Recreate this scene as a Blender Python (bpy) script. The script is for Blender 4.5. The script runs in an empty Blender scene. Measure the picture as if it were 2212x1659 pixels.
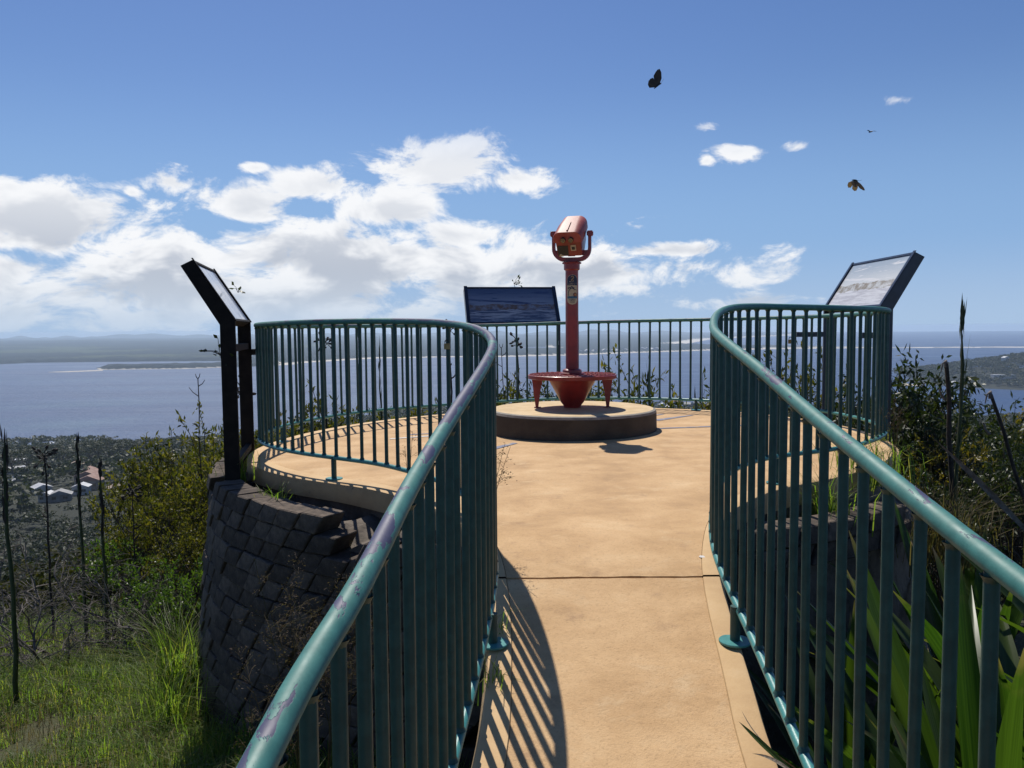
import bpy, bmesh, math, random
import numpy as np
from mathutils import Vector, Matrix
rad = math.radians
random.seed(7)
RNG = np.random.default_rng(11)
scene = bpy.context.scene
COL = scene.collection

# ------------------------------------------------------------------ camera, sky, sun, exposure
EYE = 1.03                       # metres above the deck beside the plinth
F, CX, CY = 1736.0, 1106.0, 829.5
PITCH, ROLL = rad(3.94), rad(-0.5)
cam_d = bpy.data.cameras.new('camera')
cam_d.sensor_width = 36.0
cam_d.lens = 36.0 * F / 2212.0
cam_d.clip_start, cam_d.clip_end = 0.05, 80000.0
cam = bpy.data.objects.new('camera', cam_d)
COL.objects.link(cam)
CAM_R = Matrix.Rotation(math.pi / 2 - PITCH, 3, 'X') @ Matrix.Rotation(ROLL, 3, 'Z')
cam.matrix_world = Matrix.Translation((0, 0, EYE)) @ CAM_R.to_4x4()
scene.camera = cam

def ray(px, py):
    d = CAM_R @ Vector(((px - CX) / F, (CY - py) / F, -1.0))
    return d / d.y

def at(px, py, D):
    "world point seen at the measured picture position, D metres ahead"
    d = ray(px, py)
    return Vector((d.x * D, D, EYE + d.z * D))

def az_el(px, py):
    d = ray(px, py).normalized()
    return math.atan2(d.x, d.y), math.asin(d.z)

SUN_EL, SUN_AZ = rad(55.5), rad(-15.7)         # azimuth from +Y, clockwise
sun_dir = Vector((math.sin(SUN_AZ) * math.cos(SUN_EL), math.cos(SUN_AZ) * math.cos(SUN_EL), math.sin(SUN_EL)))
sd = bpy.data.lights.new('sun', 'SUN')
sd.energy, sd.angle, sd.color = 4.8, rad(0.53), (1.0, 0.95, 0.86)
sun = bpy.data.objects.new('sun', sd)
sun.rotation_euler = sun_dir.to_track_quat('Z', 'Y').to_euler()
sun.location = (0, 0, 30)
COL.objects.link(sun)

world = bpy.data.worlds.new('World')
scene.world = world
world.use_nodes = True

class NT:
    "tiny helper to wire math nodes"
    def __init__(s, tree):
        s.t = tree
    def n(s, typ, **kw):
        nd = s.t.nodes.new(typ)
        for k, v in kw.items():
            setattr(nd, k, v)
        return nd
    def link(s, a, b):
        if isinstance(a, (int, float)):
            b.default_value = a
        elif isinstance(a, (tuple, list)):
            if len(b.default_value) == 4 and len(a) == 3:
                a = tuple(a) + (1,)
            b.default_value = a
        else:
            s.t.links.new(a, b)
    def m(s, op, a, b=0.0, c=0.0, clamp=False):
        nd = s.n('ShaderNodeMath', operation=op, use_clamp=clamp)
        for i, v in enumerate((a, b, c)):
            s.link(v, nd.inputs[i])
        return nd.outputs[0]
    def mix(s, f, a, b, blend='MIX'):
        nd = s.n('ShaderNodeMix', data_type='RGBA', blend_type=blend)
        s.link(f, nd.inputs[0]); s.link(a, nd.inputs[6]); s.link(b, nd.inputs[7])
        return nd.outputs[2]
    def step(s, v, lo, hi, a=0.0, b=1.0, mode='SMOOTHSTEP'):
        nd = s.n('ShaderNodeMapRange', interpolation_type=mode)
        for i, x in enumerate((v, lo, hi, a, b)):
            s.link(x, nd.inputs[i])
        return nd.outputs[0]
    def xyz(s, x, y, z):
        nd = s.n('ShaderNodeCombineXYZ')
        for i, v in enumerate((x, y, z)):
            s.link(v, nd.inputs[i])
        return nd.outputs[0]
    def sep(s, v):
        nd = s.n('ShaderNodeSeparateXYZ'); s.link(v, nd.inputs[0]); return nd.outputs
    def noise(s, vec, scale, detail=2.0, rough=0.5, dist=0.0, col=False):
        nd = s.n('ShaderNodeTexNoise')
        if vec is not None:
            s.link(vec, nd.inputs['Vector'])
        s.link(scale, nd.inputs['Scale']); s.link(detail, nd.inputs['Detail'])
        s.link(rough, nd.inputs['Roughness']); s.link(dist, nd.inputs['Distortion'])
        return nd.outputs['Color' if col else 'Fac']
    def ramp(s, f, stops):
        nd = s.n('ShaderNodeValToRGB')
        e = nd.color_ramp.elements
        while len(e) < len(stops):
            e.new(0.5)
        for i, (p, c) in enumerate(stops):
            e[i].position = p; e[i].color = tuple(c) + (1,) if len(c) == 3 else c
        s.link(f, nd.inputs[0])
        return nd.outputs[0]

SKY_STRENGTH = 0.088
def build_world():
    t = world.node_tree
    t.nodes.clear()
    w = NT(t)
    out = w.n('ShaderNodeOutputWorld'); bg = w.n('ShaderNodeBackground')
    sky = w.n('ShaderNodeTexSky', sky_type='NISHITA')
    sky.sun_disc = False
    sky.sun_elevation, sky.sun_rotation = SUN_EL, SUN_AZ
    sky.altitude, sky.air_density, sky.dust_density, sky.ozone_density = 160, 1.0, 0.25, 2.2
    S = SKY_STRENGTH
    lin = lambda r, g, b: tuple(((c / 255 + .055) / 1.055) ** 2.4 / S for c in (r, g, b))
    hs = w.n('ShaderNodeHueSaturation'); hs.inputs['Saturation'].default_value = 1.22
    hs.inputs['Hue'].default_value = .512
    w.link(sky.outputs[0], hs.inputs['Color'])
    tc = w.n('ShaderNodeTexCoord')
    x, y, z = w.sep(tc.outputs['Generated'])
    a = w.m('ARCTAN2', x, y)
    e = w.m('ARCSINE', z)
    # pale sea air along the whole horizon
    skyc = w.mix(w.step(e, .30, .03, 0.0, .85), hs.outputs[0], lin(132, 172, 224))
    skyc = w.mix(w.step(e, .11, -.005, 0.0, .97), skyc, lin(170, 196, 226))
    ae = w.xyz(a, e, 0.0)
    def scaled(sx, sy, off, dz):
        nd = w.n('ShaderNodeVectorMath', operation='MULTIPLY_ADD')
        w.link(ae, nd.inputs[0]); nd.inputs[1].default_value = (sx, sy, 0); nd.inputs[2].default_value = (0, off, dz)
        return nd.outputs[0]
    n1 = w.noise(scaled(1.0, 1.75, 0, .37), 11.0, 9.0, .63, .35)
    n2 = w.noise(scaled(1.0, 1.75, .036, .37), 11.0, 4.0, .58, .35)
    blobs = [(700, 560, 560, 78, 1.0), (500, 640, 800, 85, .92), (90, 478, 300, 62, 1.0), (0, 410, 80, 42, .8), (30, 590, 170, 60, .75), (330, 682, 640, 46, .82),
             (362, 392, 70, 34, .72), (288, 415, 34, 17, .62), (525, 440, 125, 50, .9), (690, 398, 135, 40, .85), (552, 362, 48, 20, .62),
             (950, 370, 160, 55, 1.0), (1110, 385, 120, 32, .85), (860, 450, 130, 52, .95), (1015, 506, 170, 44, .95), (820, 352, 30, 11, .6),
             (1270, 590, 300, 56, .95), (1440, 541, 160, 22, .85), (1360, 622, 130, 28, .75), (1640, 655, 220, 30, .68), (1528, 277, 40, 22, .66),
             (1595, 327, 78, 26, .62), (1722, 316, 60, 24, .50), (1942, 216, 52, 18, .54), (1526, 347, 26, 18, .62)]
    cov = None
    for (px, py, rx, ry, wt) in blobs:
        ba, be = az_el(px, py)
        ra, re = rx / F * math.cos(ba) ** 2, ry / F
        nd = w.n('ShaderNodeVectorMath', operation='MULTIPLY_ADD')
        w.link(ae, nd.inputs[0]); nd.inputs[1].default_value = (1 / ra, 1 / re, 0); nd.inputs[2].default_value = (-ba / ra, -be / re, 0)
        ln = w.n('ShaderNodeVectorMath', operation='LENGTH'); w.link(nd.outputs[0], ln.inputs[0])
        c = w.m('MULTIPLY_ADD', ln.outputs['Value'], -.72, wt)
        cov = c if cov is None else w.m('MAXIMUM', cov, c)
    # the same broken cumulus goes on round the rest of the sky
    band = w.m('MULTIPLY', w.step(w.m('ABSOLUTE', a), 0.62, 1.0), w.step(e, 0.30, 0.04))
    patch = w.step(w.noise(scaled(1.0, 3.0, 0, 5.0), 3.0, 2.0), 0.42, 0.62)
    cov = w.m('MAXIMUM', cov, w.m('MULTIPLY_ADD', w.m('MULTIPLY', band, patch), 1.2, -.5))
    cov = w.m('MAXIMUM', cov, -1.2)
    dens_in = w.m('ADD', cov, w.m('MULTIPLY', w.m('SUBTRACT', n1, 0.5), 2.7))
    dens = w.step(dens_in, 0.12, 0.52)
    dens = w.m('MULTIPLY', dens, w.step(e, -0.01, 0.05, 0.45, 1.0))
    dens = w.m('MULTIPLY', dens, w.step(e, .19, .25, 1.0, .62))
    under = w.step(w.m('ADD', cov, w.m('MULTIPLY', w.m('SUBTRACT', n2, 0.5), 2.6)), 0.30, 1.0)
    low = w.step(e, .20, .05)
    shade = w.m('MULTIPLY', under, w.m('MULTIPLY_ADD', low, .75, .25))
    # light of the clouds: sunlit tops and grey bases
    ccol = w.mix(shade, lin(250, 251, 253), lin(184, 192, 206))
    ccol = w.mix(w.step(e, 0.09, 0.0, 0.0, .75), ccol, lin(205, 218, 233))
    final = w.mix(w.m('MULTIPLY', dens, 0.97), skyc, ccol)
    w.link(final, bg.inputs['Color'])
    bg.inputs['Strength'].default_value = S
    w.link(bg.outputs[0], out.inputs[0])
    world.cycles.sampling_method = 'MANUAL'
    world.cycles.sample_map_resolution = 512
build_world()

vs = scene.view_settings
vs.view_transform, vs.look, vs.exposure, vs.gamma = 'Standard', 'None', 0.0, 1.0
vs.use_curve_mapping = False
cy = scene.cycles
cy.use_denoising = True
cy.max_bounces, cy.diffuse_bounces, cy.glossy_bounces = 6, 3, 2
cy.transmission_bounces, cy.transparent_max_bounces, cy.volume_bounces = 3, 6, 1
cy.sample_clamp_indirect = 4.0
cy.caustics_reflective = cy.caustics_refractive = False

# ------------------------------------------------------------------ mesh helpers
class MB:
    "collects shapes; build() links them as ONE mesh object"
    def __init__(s):
        s.v, s.f, s.mi, s.uv = [], [], [], []
    def add(s, verts, faces, mi=0, uvs=None):
        o = len(s.v)
        s.v += [tuple(p) for p in verts]
        for i, fc in enumerate(faces):
            s.f.append(tuple(o + k for k in fc)); s.mi.append(mi)
            s.uv.append(uvs[i] if uvs else None)
        return s
    def box(s, c, size, M=None, mi=0, taper=1.0):
        x, y, z = (k / 2 for k in size)
        P = [Vector((sx * x * (taper if sz > 0 else 1), sy * y * (taper if sz > 0 else 1), sz * z)) for sz in (-1, 1) for sy in (-1, 1) for sx in (-1, 1)]
        if M is not None:
            P = [M @ p for p in P]
        P = [p + Vector(c) for p in P]
        return s.add(P, [(0, 2, 3, 1), (4, 5, 7, 6), (0, 1, 5, 4), (2, 6, 7, 3), (0, 4, 6, 2), (1, 3, 7, 5)], mi)
    def tube(s, pts, r, n=8, mi=0, caps=True, uv=False):
        pts = [Vector(p) for p in pts]
        rs = r if isinstance(r, (list, tuple, np.ndarray)) else [r] * len(pts)
        t = (pts[1] - pts[0]).normalized()
        u = t.orthogonal().normalized() if abs(t.z) > .95 else t.cross(Vector((0, 0, 1))).normalized()
        V, L = [], 0.0
        ls = []
        for i, p in enumerate(pts):
            t = (pts[min(i + 1, len(pts) - 1)] - pts[max(i - 1, 0)]).normalized()
            u = (u - t * u.dot(t)).normalized()
            b = t.cross(u)
            if i:
                L += (p - pts[i - 1]).length
            ls.append(L)
            for k in range(n):
                a = 2 * math.pi * k / n
                V.append(p + (u * math.cos(a) + b * math.sin(a)) * rs[i])
        fs, us = [], []
        for i in range(len(pts) - 1):
            for k in range(n):
                k2 = (k + 1) % n
                fs.append((i * n + k, i * n + k2, (i + 1) * n + k2, (i + 1) * n + k))
                us.append(((ls[i], k / n), (ls[i], (k + 1) / n), (ls[i + 1], (k + 1) / n), (ls[i + 1], k / n)))
        if caps:
            fs.append(tuple(range(n - 1, -1, -1))); us.append(tuple((0, 0) for _ in range(n)))
            o = (len(pts) - 1) * n
            fs.append(tuple(o + k for k in range(n))); us.append(tuple((0, 0) for _ in range(n)))
        return s.add(V, fs, mi, us if uv else None)
    def lathe(s, prof, n=32, c=(0, 0, 0), mi=0, cap=True):
        c = Vector(c); V = []
        for (r, z) in prof:
            for k in range(n):
                a = 2 * math.pi * k / n
                V.append(c + Vector((r * math.cos(a), r * math.sin(a), z)))
        fs = []
        for i in range(len(prof) - 1):
            for k in range(n):
                k2 = (k + 1) % n
                fs.append((i * n + k, i * n + k2, (i + 1) * n + k2, (i + 1) * n + k))
        if cap:
            fs.append(tuple(range(n - 1, -1, -1)))
            o = (len(prof) - 1) * n
            fs.append(tuple(o + k for k in range(n)))
        return s.add(V, fs, mi)
    def prism(s, poly, M, th, mi=0):
        "poly in local XY, extruded along local Z from 0 to th, placed by matrix M"
        n = len(poly)
        V = [M @ Vector((x, y, 0)) for x, y in poly] + [M @ Vector((x, y, th)) for x, y in poly]
        fs = [tuple(range(n - 1, -1, -1)), tuple(range(n, 2 * n))] + [(i, (i + 1) % n, n + (i + 1) % n, n + i) for i in range(n)]
        return s.add(V, fs, mi)
    def mesh(s, name, mats, smooth=None):
        me = bpy.data.meshes.new(name)
        me.from_pydata(s.v, [], s.f)
        for m in (mats if isinstance(mats, (list, tuple)) else [mats]):
            me.materials.append(m)
        me.polygons.foreach_set('material_index', s.mi)
        if any(u is not None for u in s.uv):
            lay = me.uv_layers.new(name='UVMap')
            flat = []
            for u, fc in zip(s.uv, s.f):
                for k in range(len(fc)):
                    flat += (u[k] if u else (0, 0))
            lay.data.foreach_set('uv', flat)
        bm = bmesh.new(); bm.from_mesh(me)
        bmesh.ops.recalc_face_normals(bm, faces=bm.faces)
        bm.to_mesh(me); bm.free()
        if smooth is not None:
            shade(me, smooth)
        return me
    def build(s, name, mats, parent=None, smooth=None, bevel=None):
        o = put(name, s.mesh(name, mats, smooth), parent)
        if bevel:
            md = o.modifiers.new('bevel', 'BEVEL'); md.width = bevel; md.segments = 2; md.limit_method = 'ANGLE'; md.angle_limit = rad(40)
        return o

def shade(me, ang):
    me.polygons.foreach_set('use_smooth', [True] * len(me.polygons))
    try:
        me.set_sharp_from_angle(angle=rad(ang))
    except Exception:
        pass

def put(name, me, parent=None):
    o = bpy.data.objects.new(name, me)
    COL.objects.link(o)
    if parent is not None:
        o.parent = parent
    return o

def tag(o, label=None, cat=None, group=None, kind=None):
    for k, v in (('label', label), ('category', cat), ('group', group), ('kind', kind)):
        if v:
            o[k] = v
    return o

def empty(name, loc=(0, 0, 0), rz=0.0):
    o = bpy.data.objects.new(name, None)
    o.empty_display_size = 0.1
    COL.objects.link(o)
    o.location = loc; o.rotation_euler = (0, 0, rz)
    return o

def np_mesh(name, V, Q, mats, mi=None, smooth=False):
    "fast mesh from numpy verts and equal-size faces"
    me = bpy.data.meshes.new(name)
    V = np.asarray(V, dtype=np.float32); Q = np.asarray(Q, dtype=np.int32)
    k = Q.shape[1]
    me.vertices.add(len(V)); me.vertices.foreach_set('co', V.ravel())
    me.loops.add(Q.size); me.loops.foreach_set('vertex_index', Q.ravel())
    me.polygons.add(len(Q))
    me.polygons.foreach_set('loop_start', np.arange(len(Q), dtype=np.int32) * k)
    me.polygons.foreach_set('loop_total', np.full(len(Q), k, dtype=np.int32))
    for m in (mats if isinstance(mats, (list, tuple)) else [mats]):
        me.materials.append(m)
    if mi is not None:
        me.polygons.foreach_set('material_index', np.asarray(mi, dtype=np.int32))
    if smooth:
        me.polygons.foreach_set('use_smooth', np.ones(len(Q), dtype=bool))
    me.update(calc_edges=True)
    me.validate()
    return me

def vnoise(x, y, seed=0):
    "smooth value noise in numpy, 0..1"
    xi, yi = np.floor(x).astype(np.int64), np.floor(y).astype(np.int64)
    xf, yf = x - xi, y - yi
    def h(a, b):
        n = (a * 374761393 + b * 668265263 + seed * 982451653) & 0x7fffffff
        n = ((n ^ (n >> 13)) * 1274126177) & 0x7fffffff
        return ((n ^ (n >> 16)) & 0xffff) / 65535.0
    u, v = xf * xf * (3 - 2 * xf), yf * yf * (3 - 2 * yf)
    return (h(xi, yi) * (1 - u) + h(xi + 1, yi) * u) * (1 - v) + (h(xi, yi + 1) * (1 - u) + h(xi + 1, yi + 1) * u) * v

def fbm(x, y, seed=0, o=4):
    s, a, t = 0.0, 1.0, 0.0
    for i in range(o):
        s = s + a * vnoise(x * 2 ** i, y * 2 ** i, seed + i); t += a; a *= .5
    return s / t

# ------------------------------------------------------------------ materials
def new_mat(name):
    m = bpy.data.materials.new(name); m.use_nodes = True
    t = m.node_tree; t.nodes.clear()
    w = NT(t)
    out = w.n('ShaderNodeOutputMaterial'); b = w.n('ShaderNodeBsdfPrincipled')
    t.links.new(b.outputs[0], out.inputs[0])
    return m, w, b, out

def set_bump(w, b, h, dist, strength=1.0):
    bp = w.n('ShaderNodeBump'); bp.inputs['Strength'].default_value = strength; bp.inputs['Distance'].default_value = dist
    w.link(h, bp.inputs['Height']); w.link(bp.outputs[0], b.inputs['Normal'])

def simple(name, c1, c2=None, rough=.6, scale=8.0, metal=0.0, bump=None, bscale=60.0, spec=.5, detail=4.0, coat=0.0, lo=.35, hi=.65):
    m, w, b, out = new_mat(name)
    tc = w.n('ShaderNodeTexCoord').outputs['Object']
    if c2:
        w.link(w.mix(w.step(w.noise(tc, scale, detail, .6), lo, hi), c1, c2), b.inputs['Base Color'])
    else:
        w.link(c1, b.inputs['Base Color'])
    b.inputs['Roughness'].default_value = rough; b.inputs['Metallic'].default_value = metal
    b.inputs['Specular IOR Level'].default_value = spec
    b.inputs['Coat Weight'].default_value = coat; b.inputs['Coat Roughness'].default_value = .15
    if bump:
        set_bump(w, b, w.noise(tc, bscale, 3.0, .6), bump)
    return m

def leaf_mat(name, cols, trans=.45, rough=.42, spec=.5, tcol=1.6, tb=.45):
    m, w, b, out = new_mat(name)
    g = w.n('ShaderNodeNewGeometry')
    n = len(cols)
    c = w.ramp(g.outputs['Random Per Island'], [(i / max(1, n - 1), cc) for i, cc in enumerate(cols)])
    w.link(c, b.inputs['Base Color'])
    b.inputs['Roughness'].default_value = rough; b.inputs['Specular IOR Level'].default_value = spec
    tr = w.n('ShaderNodeBsdfTranslucent')
    tint = w.mix(1.0, c, (tcol, tcol * 1.08, tcol * tb), 'MULTIPLY')
    w.link(tint, tr.inputs[0])
    mx = w.n('ShaderNodeMixShader'); mx.inputs[0].default_value = trans
    w.link(b.outputs[0], mx.inputs[1]); w.link(tr.outputs[0], mx.inputs[2])
    w.link(mx.outputs[0], out.inputs[0])
    return m

M = {}
def mats():
    # painted tube: teal with blue-grey wear where hands rub the top
    m, w, b, out = new_mat('rail_paint')
    uvn = w.n('ShaderNodeTexCoord')
    u, v, _ = w.sep(uvn.outputs['UV'])
    ob = uvn.outputs['Object']
    base = w.mix(w.step(w.noise(ob, 30.0, 5.0, .6), .3, .7), (.034, .150, .130), (.052, .200, .172))
    nz = w.sep(w.n('ShaderNodeNewGeometry').outputs['Normal'])[2]
    ang = w.m('MULTIPLY', v, 6.283)
    wv = w.xyz(w.m('MULTIPLY', u, 7.0), w.m('MULTIPLY', w.m('SINE', ang), .55), w.m('MULTIPLY', w.m('COSINE', ang), .55))
    n1 = w.noise(wv, 1.0, 6.0, .62, .4)
    runs = w.step(w.noise(w.xyz(u, 0.0, 3.1), 1.15, 2.0), .40, .62)
    chip = w.step(w.m('ADD', w.m('ADD', n1, w.m('MULTIPLY', runs, .22)), w.step(nz, .0, .9, -.26, .0)), .615, .627)
    chipc = w.mix(w.noise(ob, 60.0, 3.0), (.036, .037, .080), (.062, .062, .128))
    w.link(w.mix(chip, base, chipc), b.inputs['Base Color'])
    w.link(w.step(w.noise(ob, 14.0, 4.0), .3, .7, .50, .62), b.inputs['Roughness'])
    hgt = w.m('SUBTRACT', w.m('MULTIPLY', w.noise(ob, 180.0, 2.0), .25), chip)
    set_bump(w, b, hgt, .0015, .5)
    M['rail'] = m
    M['picket'] = simple('picket_paint', (.010, .052, .047), (.017, .074, .066), .50, 22, bump=.0006, bscale=160)
    M['railbot'] = simple('lower_rail_paint', (.04, .20, .19), (.06, .26, .25), .40, 14, bump=.0006, bscale=160)
    # deck concrete: trowelled, stained sandstone coating
    m, w, b, out = new_mat('deck_concrete')
    ob = w.n('ShaderNodeTexCoord').outputs['Object']
    sx, sy, sz = w.sep(ob)
    stretch = w.xyz(w.m('MULTIPLY', sx, 1.0), w.m('MULTIPLY', sy, 1.25), sz)
    big = w.noise(stretch, 2.1, 6.0, .62, .2)
    fine = w.noise(ob, 75.0, 4.0, .7)
    c = w.ramp(big, [(.28, (.40, .245, .118)), (.46, (.52, .325, .158)), (.6, (.60, .39, .20)), (.75, (.68, .48, .27))])
    c = w.mix(w.step(w.noise(stretch, 3.1, 6.0, .68, .3), .54, .72), c, (.60, .41, .225))
    c = w.mix(w.m('MULTIPLY', w.step(w.noise(ob, 5.5, 6.0, .7), .55, .8), .6), c, (.26, .15, .085))
    c = w.mix(w.m('MULTIPLY', w.step(fine, .5, .72), .45), c, (.30, .18, .085))
    spots = w.step(w.noise(ob, 34.0, 2.0), .765, .79)
    c = w.mix(w.m('MULTIPLY', spots, .7), c, (.16, .12, .09))
    w.link(c, b.inputs['Base Color']); b.inputs['Roughness'].default_value = .8
    b.inputs['Specular IOR Level'].default_value = .3
    set_bump(w, b, w.m('ADD', w.noise(ob, 130.0, 4.0, .7), w.m('MULTIPLY', w.noise(ob, 22.0, 3.0), 1.2)), .004, .7)
    M['deck'] = m
    m, w, b, out = new_mat('border_concrete')
    ob = w.n('ShaderNodeTexCoord').outputs['Object']
    c = w.ramp(w.noise(ob, 3.0, 6.0, .65), [(.3, (.47, .29, .135)), (.55, (.59, .39, .19)), (.75, (.64, .45, .25))])
    c = w.mix(w.m('MULTIPLY', w.step(w.noise(ob, 9.0, 5.0, .7), .6, .8), .5), c, (.30, .19, .10))
    w.link(c, b.inputs['Base Color']); b.inputs['Roughness'].default_value = .8
    set_bump(w, b, w.noise(ob, 90.0, 3.0, .6), .002, .5)
    M['border'] = m
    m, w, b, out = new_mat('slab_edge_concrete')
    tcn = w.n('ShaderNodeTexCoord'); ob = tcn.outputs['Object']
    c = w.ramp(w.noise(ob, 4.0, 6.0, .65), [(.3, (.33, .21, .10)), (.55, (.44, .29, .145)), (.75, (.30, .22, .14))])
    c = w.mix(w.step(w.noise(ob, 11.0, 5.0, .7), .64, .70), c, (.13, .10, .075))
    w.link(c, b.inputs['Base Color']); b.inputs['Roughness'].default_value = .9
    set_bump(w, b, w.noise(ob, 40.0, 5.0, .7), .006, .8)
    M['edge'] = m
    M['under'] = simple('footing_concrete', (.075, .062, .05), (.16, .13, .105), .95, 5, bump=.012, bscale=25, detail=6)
    M['block'] = simple('wall_block', (.042, .030, .022), (.095, .070, .052), .95, 7, bump=.008, bscale=45, detail=7)
    M['block2'] = simple('wall_block_pale', (.068, .050, .037), (.150, .112, .082), .95, 9, bump=.008, bscale=45, detail=7)
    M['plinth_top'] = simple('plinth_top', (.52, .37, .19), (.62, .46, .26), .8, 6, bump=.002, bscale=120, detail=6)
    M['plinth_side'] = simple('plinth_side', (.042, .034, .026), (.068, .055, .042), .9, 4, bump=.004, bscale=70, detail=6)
    M['plinth_rim'] = simple('plinth_rim', (.22, .20, .17), (.30, .27, .23), .85, 10)
    M['red'] = simple('red_enamel', (.20, .015, .014), (.28, .024, .020), .40, 7, bump=.0008, bscale=120, coat=.25)
    M['red_faded'] = simple('red_enamel_faded', (.30, .045, .036), (.38, .085, .07), .52, 6, bump=.0006, bscale=120, spec=.35)
    M['black'] = simple('black_metal', (.012, .012, .013), (.022, .021, .02), .5, 9)
    M['lens'] = simple('lens_glass', (.02, .022, .02), None, .08, spec=1.0)
    M['brass'] = simple('brass_plate', (.42, .31, .14), (.30, .20, .09), .45, 30, metal=.6)
    M['cream'] = simple('cream_print', (.55, .46, .30), (.42, .34, .22), .6, 60)
    M['navy'] = simple('navy_print', (.012, .016, .045), (.02, .026, .06), .5, 60)
    M['gold'] = simple('gold_print', (.55, .34, .10), (.40, .24, .08), .5, 60)
    M['seablue'] = simple('sea_print', (.05, .14, .22), (.03, .10, .17), .5, 60)
    M['orange'] = simple('orange_print', (.40, .15, .05), (.28, .10, .04), .5, 60)
    M['navy_steel'] = simple('navy_steel', (.010, .016, .032), (.016, .026, .05), .34, 10, bump=.0005, bscale=150, coat=.2)
    M['brown_steel'] = simple('brown_steel', (.010, .008, .0075), (.018, .014, .012), .75, 12, bump=.0008, bscale=100, spec=.2)
    M['blue_line'] = simple('faded_blue_line', (.16, .17, .24), (.42, .33, .22), .75, 11, detail=6, lo=.5, hi=.68)
    M['white_line'] = simple('faded_white_line', (.62, .60, .58), (.50, .38, .25), .75, 11, detail=6, lo=.5, hi=.7)
    # printed boards
    def board(name, sky1, sky2, hill, land, dark, wear, rough, coat):
        m, w, b, out = new_mat(name)
        u, v, _ = w.sep(w.n('ShaderNodeTexCoord').outputs['UV'])
        p = w.xyz(w.m('MULTIPLY', u, 2.2), v, 0.0)
        st = w.xyz(w.m('MULTIPLY', u, 1.6), w.m('MULTIPLY', v, 9.0), 1.0)
        streak = w.noise(st, 1.6, 5.0, .6, .5)
        c = w.mix(w.step(w.m('ADD', v, w.m('MULTIPLY', streak, .3)), .6, 1.15), sky2, sky1)
        c = w.mix(w.step(streak, .55, .66), c, wear)
        hl = w.m('ADD', .52, w.m('MULTIPLY', w.m('SUBTRACT', w.noise(w.xyz(u, 0.0, 7.0), 5.0, 5.0, .55), .5), .26))
        lowl = w.m('ADD', .36, w.m('MULTIPLY', w.m('SUBTRACT', w.noise(w.xyz(u, 0.0, 2.0), 3.0, 5.0, .65), .5), .36))
        isl = w.m('MULTIPLY', w.m('LESS_THAN', v, hl), w.m('GREATER_THAN', v, lowl))
        c = w.mix(w.m('MULTIPLY', isl, w.step(w.noise(p, 6.0, 6.0, .7), .3, .62)), c, hill)
        below = w.m('LESS_THAN', v, lowl)
        c = w.mix(w.m('MULTIPLY', below, .85), c, w.mix(w.step(w.noise(st, 2.2, 6.0, .7, .8), .42, .6), land, dark))
        w.link(c, b.inputs['Base Color']); b.inputs['Roughness'].default_value = rough
        b.inputs['Coat Weight'].default_value = coat; b.inputs['Coat Roughness'].default_value = .12
        return m
    M['print_dark'] = board('panorama_print', (.06, .10, .19), (.22, .27, .35), (.13, .085, .06), (.035, .055, .12), (.40, .43, .47), (.035, .06, .15), .5, .15)
    M['print_white'] = board('bleached_print', (.30, .37, .44), (.58, .60, .60), (.22, .18, .115), (.62, .62, .64), (.40, .39, .42), (.66, .66, .66), .5, .3)
    m, w, b, out = new_mat('painted_cover_glare')
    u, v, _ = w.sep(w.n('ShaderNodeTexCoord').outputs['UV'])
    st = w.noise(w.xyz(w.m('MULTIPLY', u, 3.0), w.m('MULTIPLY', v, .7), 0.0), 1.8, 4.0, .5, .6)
    w.link(w.ramp(st, [(.3, (.16, .22, .36)), (.5, (.42, .46, .54)), (.68, (.62, .62, .64))]), b.inputs['Base Color'])  # pale blue and white sky reflection of the cover, painted into the base colour
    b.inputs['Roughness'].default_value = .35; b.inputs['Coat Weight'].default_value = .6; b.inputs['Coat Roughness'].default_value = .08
    M['painted_glare'] = m
    # vegetation
    M['leaf_yellow'] = leaf_mat('leaf_yellow_green', [(.030, .040, .008), (.070, .075, .013), (.15, .125, .020), (.05, .065, .012)], .45, .48, .25)
    M['leaf_dark'] = leaf_mat('leaf_dark_gloss', [(.012, .022, .008), (.028, .042, .012), (.05, .062, .016), (.02, .034, .012)], .30, .40, .38)
    M['leaf_bright'] = leaf_mat('leaf_bright', [(.035, .075, .012), (.06, .11, .018), (.09, .13, .022)], .5, .42)
    M['leaf_gold'] = leaf_mat('leaf_gold', [(.08, .065, .010), (.15, .11, .014), (.10, .095, .015)], .45, .45)
    M['leaf_far'] = leaf_mat('leaf_far', [(.013, .021, .010), (.024, .034, .014), (.036, .045, .018), (.050, .055, .020)], .22, .6, .3)
    M['leaf_scrub'] = leaf_mat('leaf_scrub', [(.012, .018, .007), (.024, .030, .010), (.042, .044, .013), (.06, .055, .016)], .3, .75, .12)
    M['grass'] = leaf_mat('grass_blade', [(.065, .115, .020), (.10, .165, .028), (.15, .20, .040), (.20, .18, .065)], .55, .5, .3, 1.9)
    M['grass_dry'] = leaf_mat('grass_dry', [(.11, .085, .045), (.16, .12, .06), (.07, .055, .03), (.10, .10, .04)], .35, .7, .2)
    M['lily'] = leaf_mat('lily_leaf', [(.028, .060, .010), (.045, .085, .013), (.07, .11, .016)], .48, .36, .5)
    M['lily_dry'] = simple('lily_leaf_dry', (.11, .085, .06), (.22, .19, .15), .85, 14, bump=.002, bscale=60)
    M['bark'] = simple('bark', (.045, .034, .026), (.085, .068, .054), .9, 18, bump=.003, bscale=60)
    M['bark_far'] = simple('bark_far', (.06, .05, .04), (.10, .085, .07), .9, 1.0)
    M['twig'] = simple('dry_twig', (.085, .072, .062), (.17, .15, .135), .85, 12)
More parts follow.
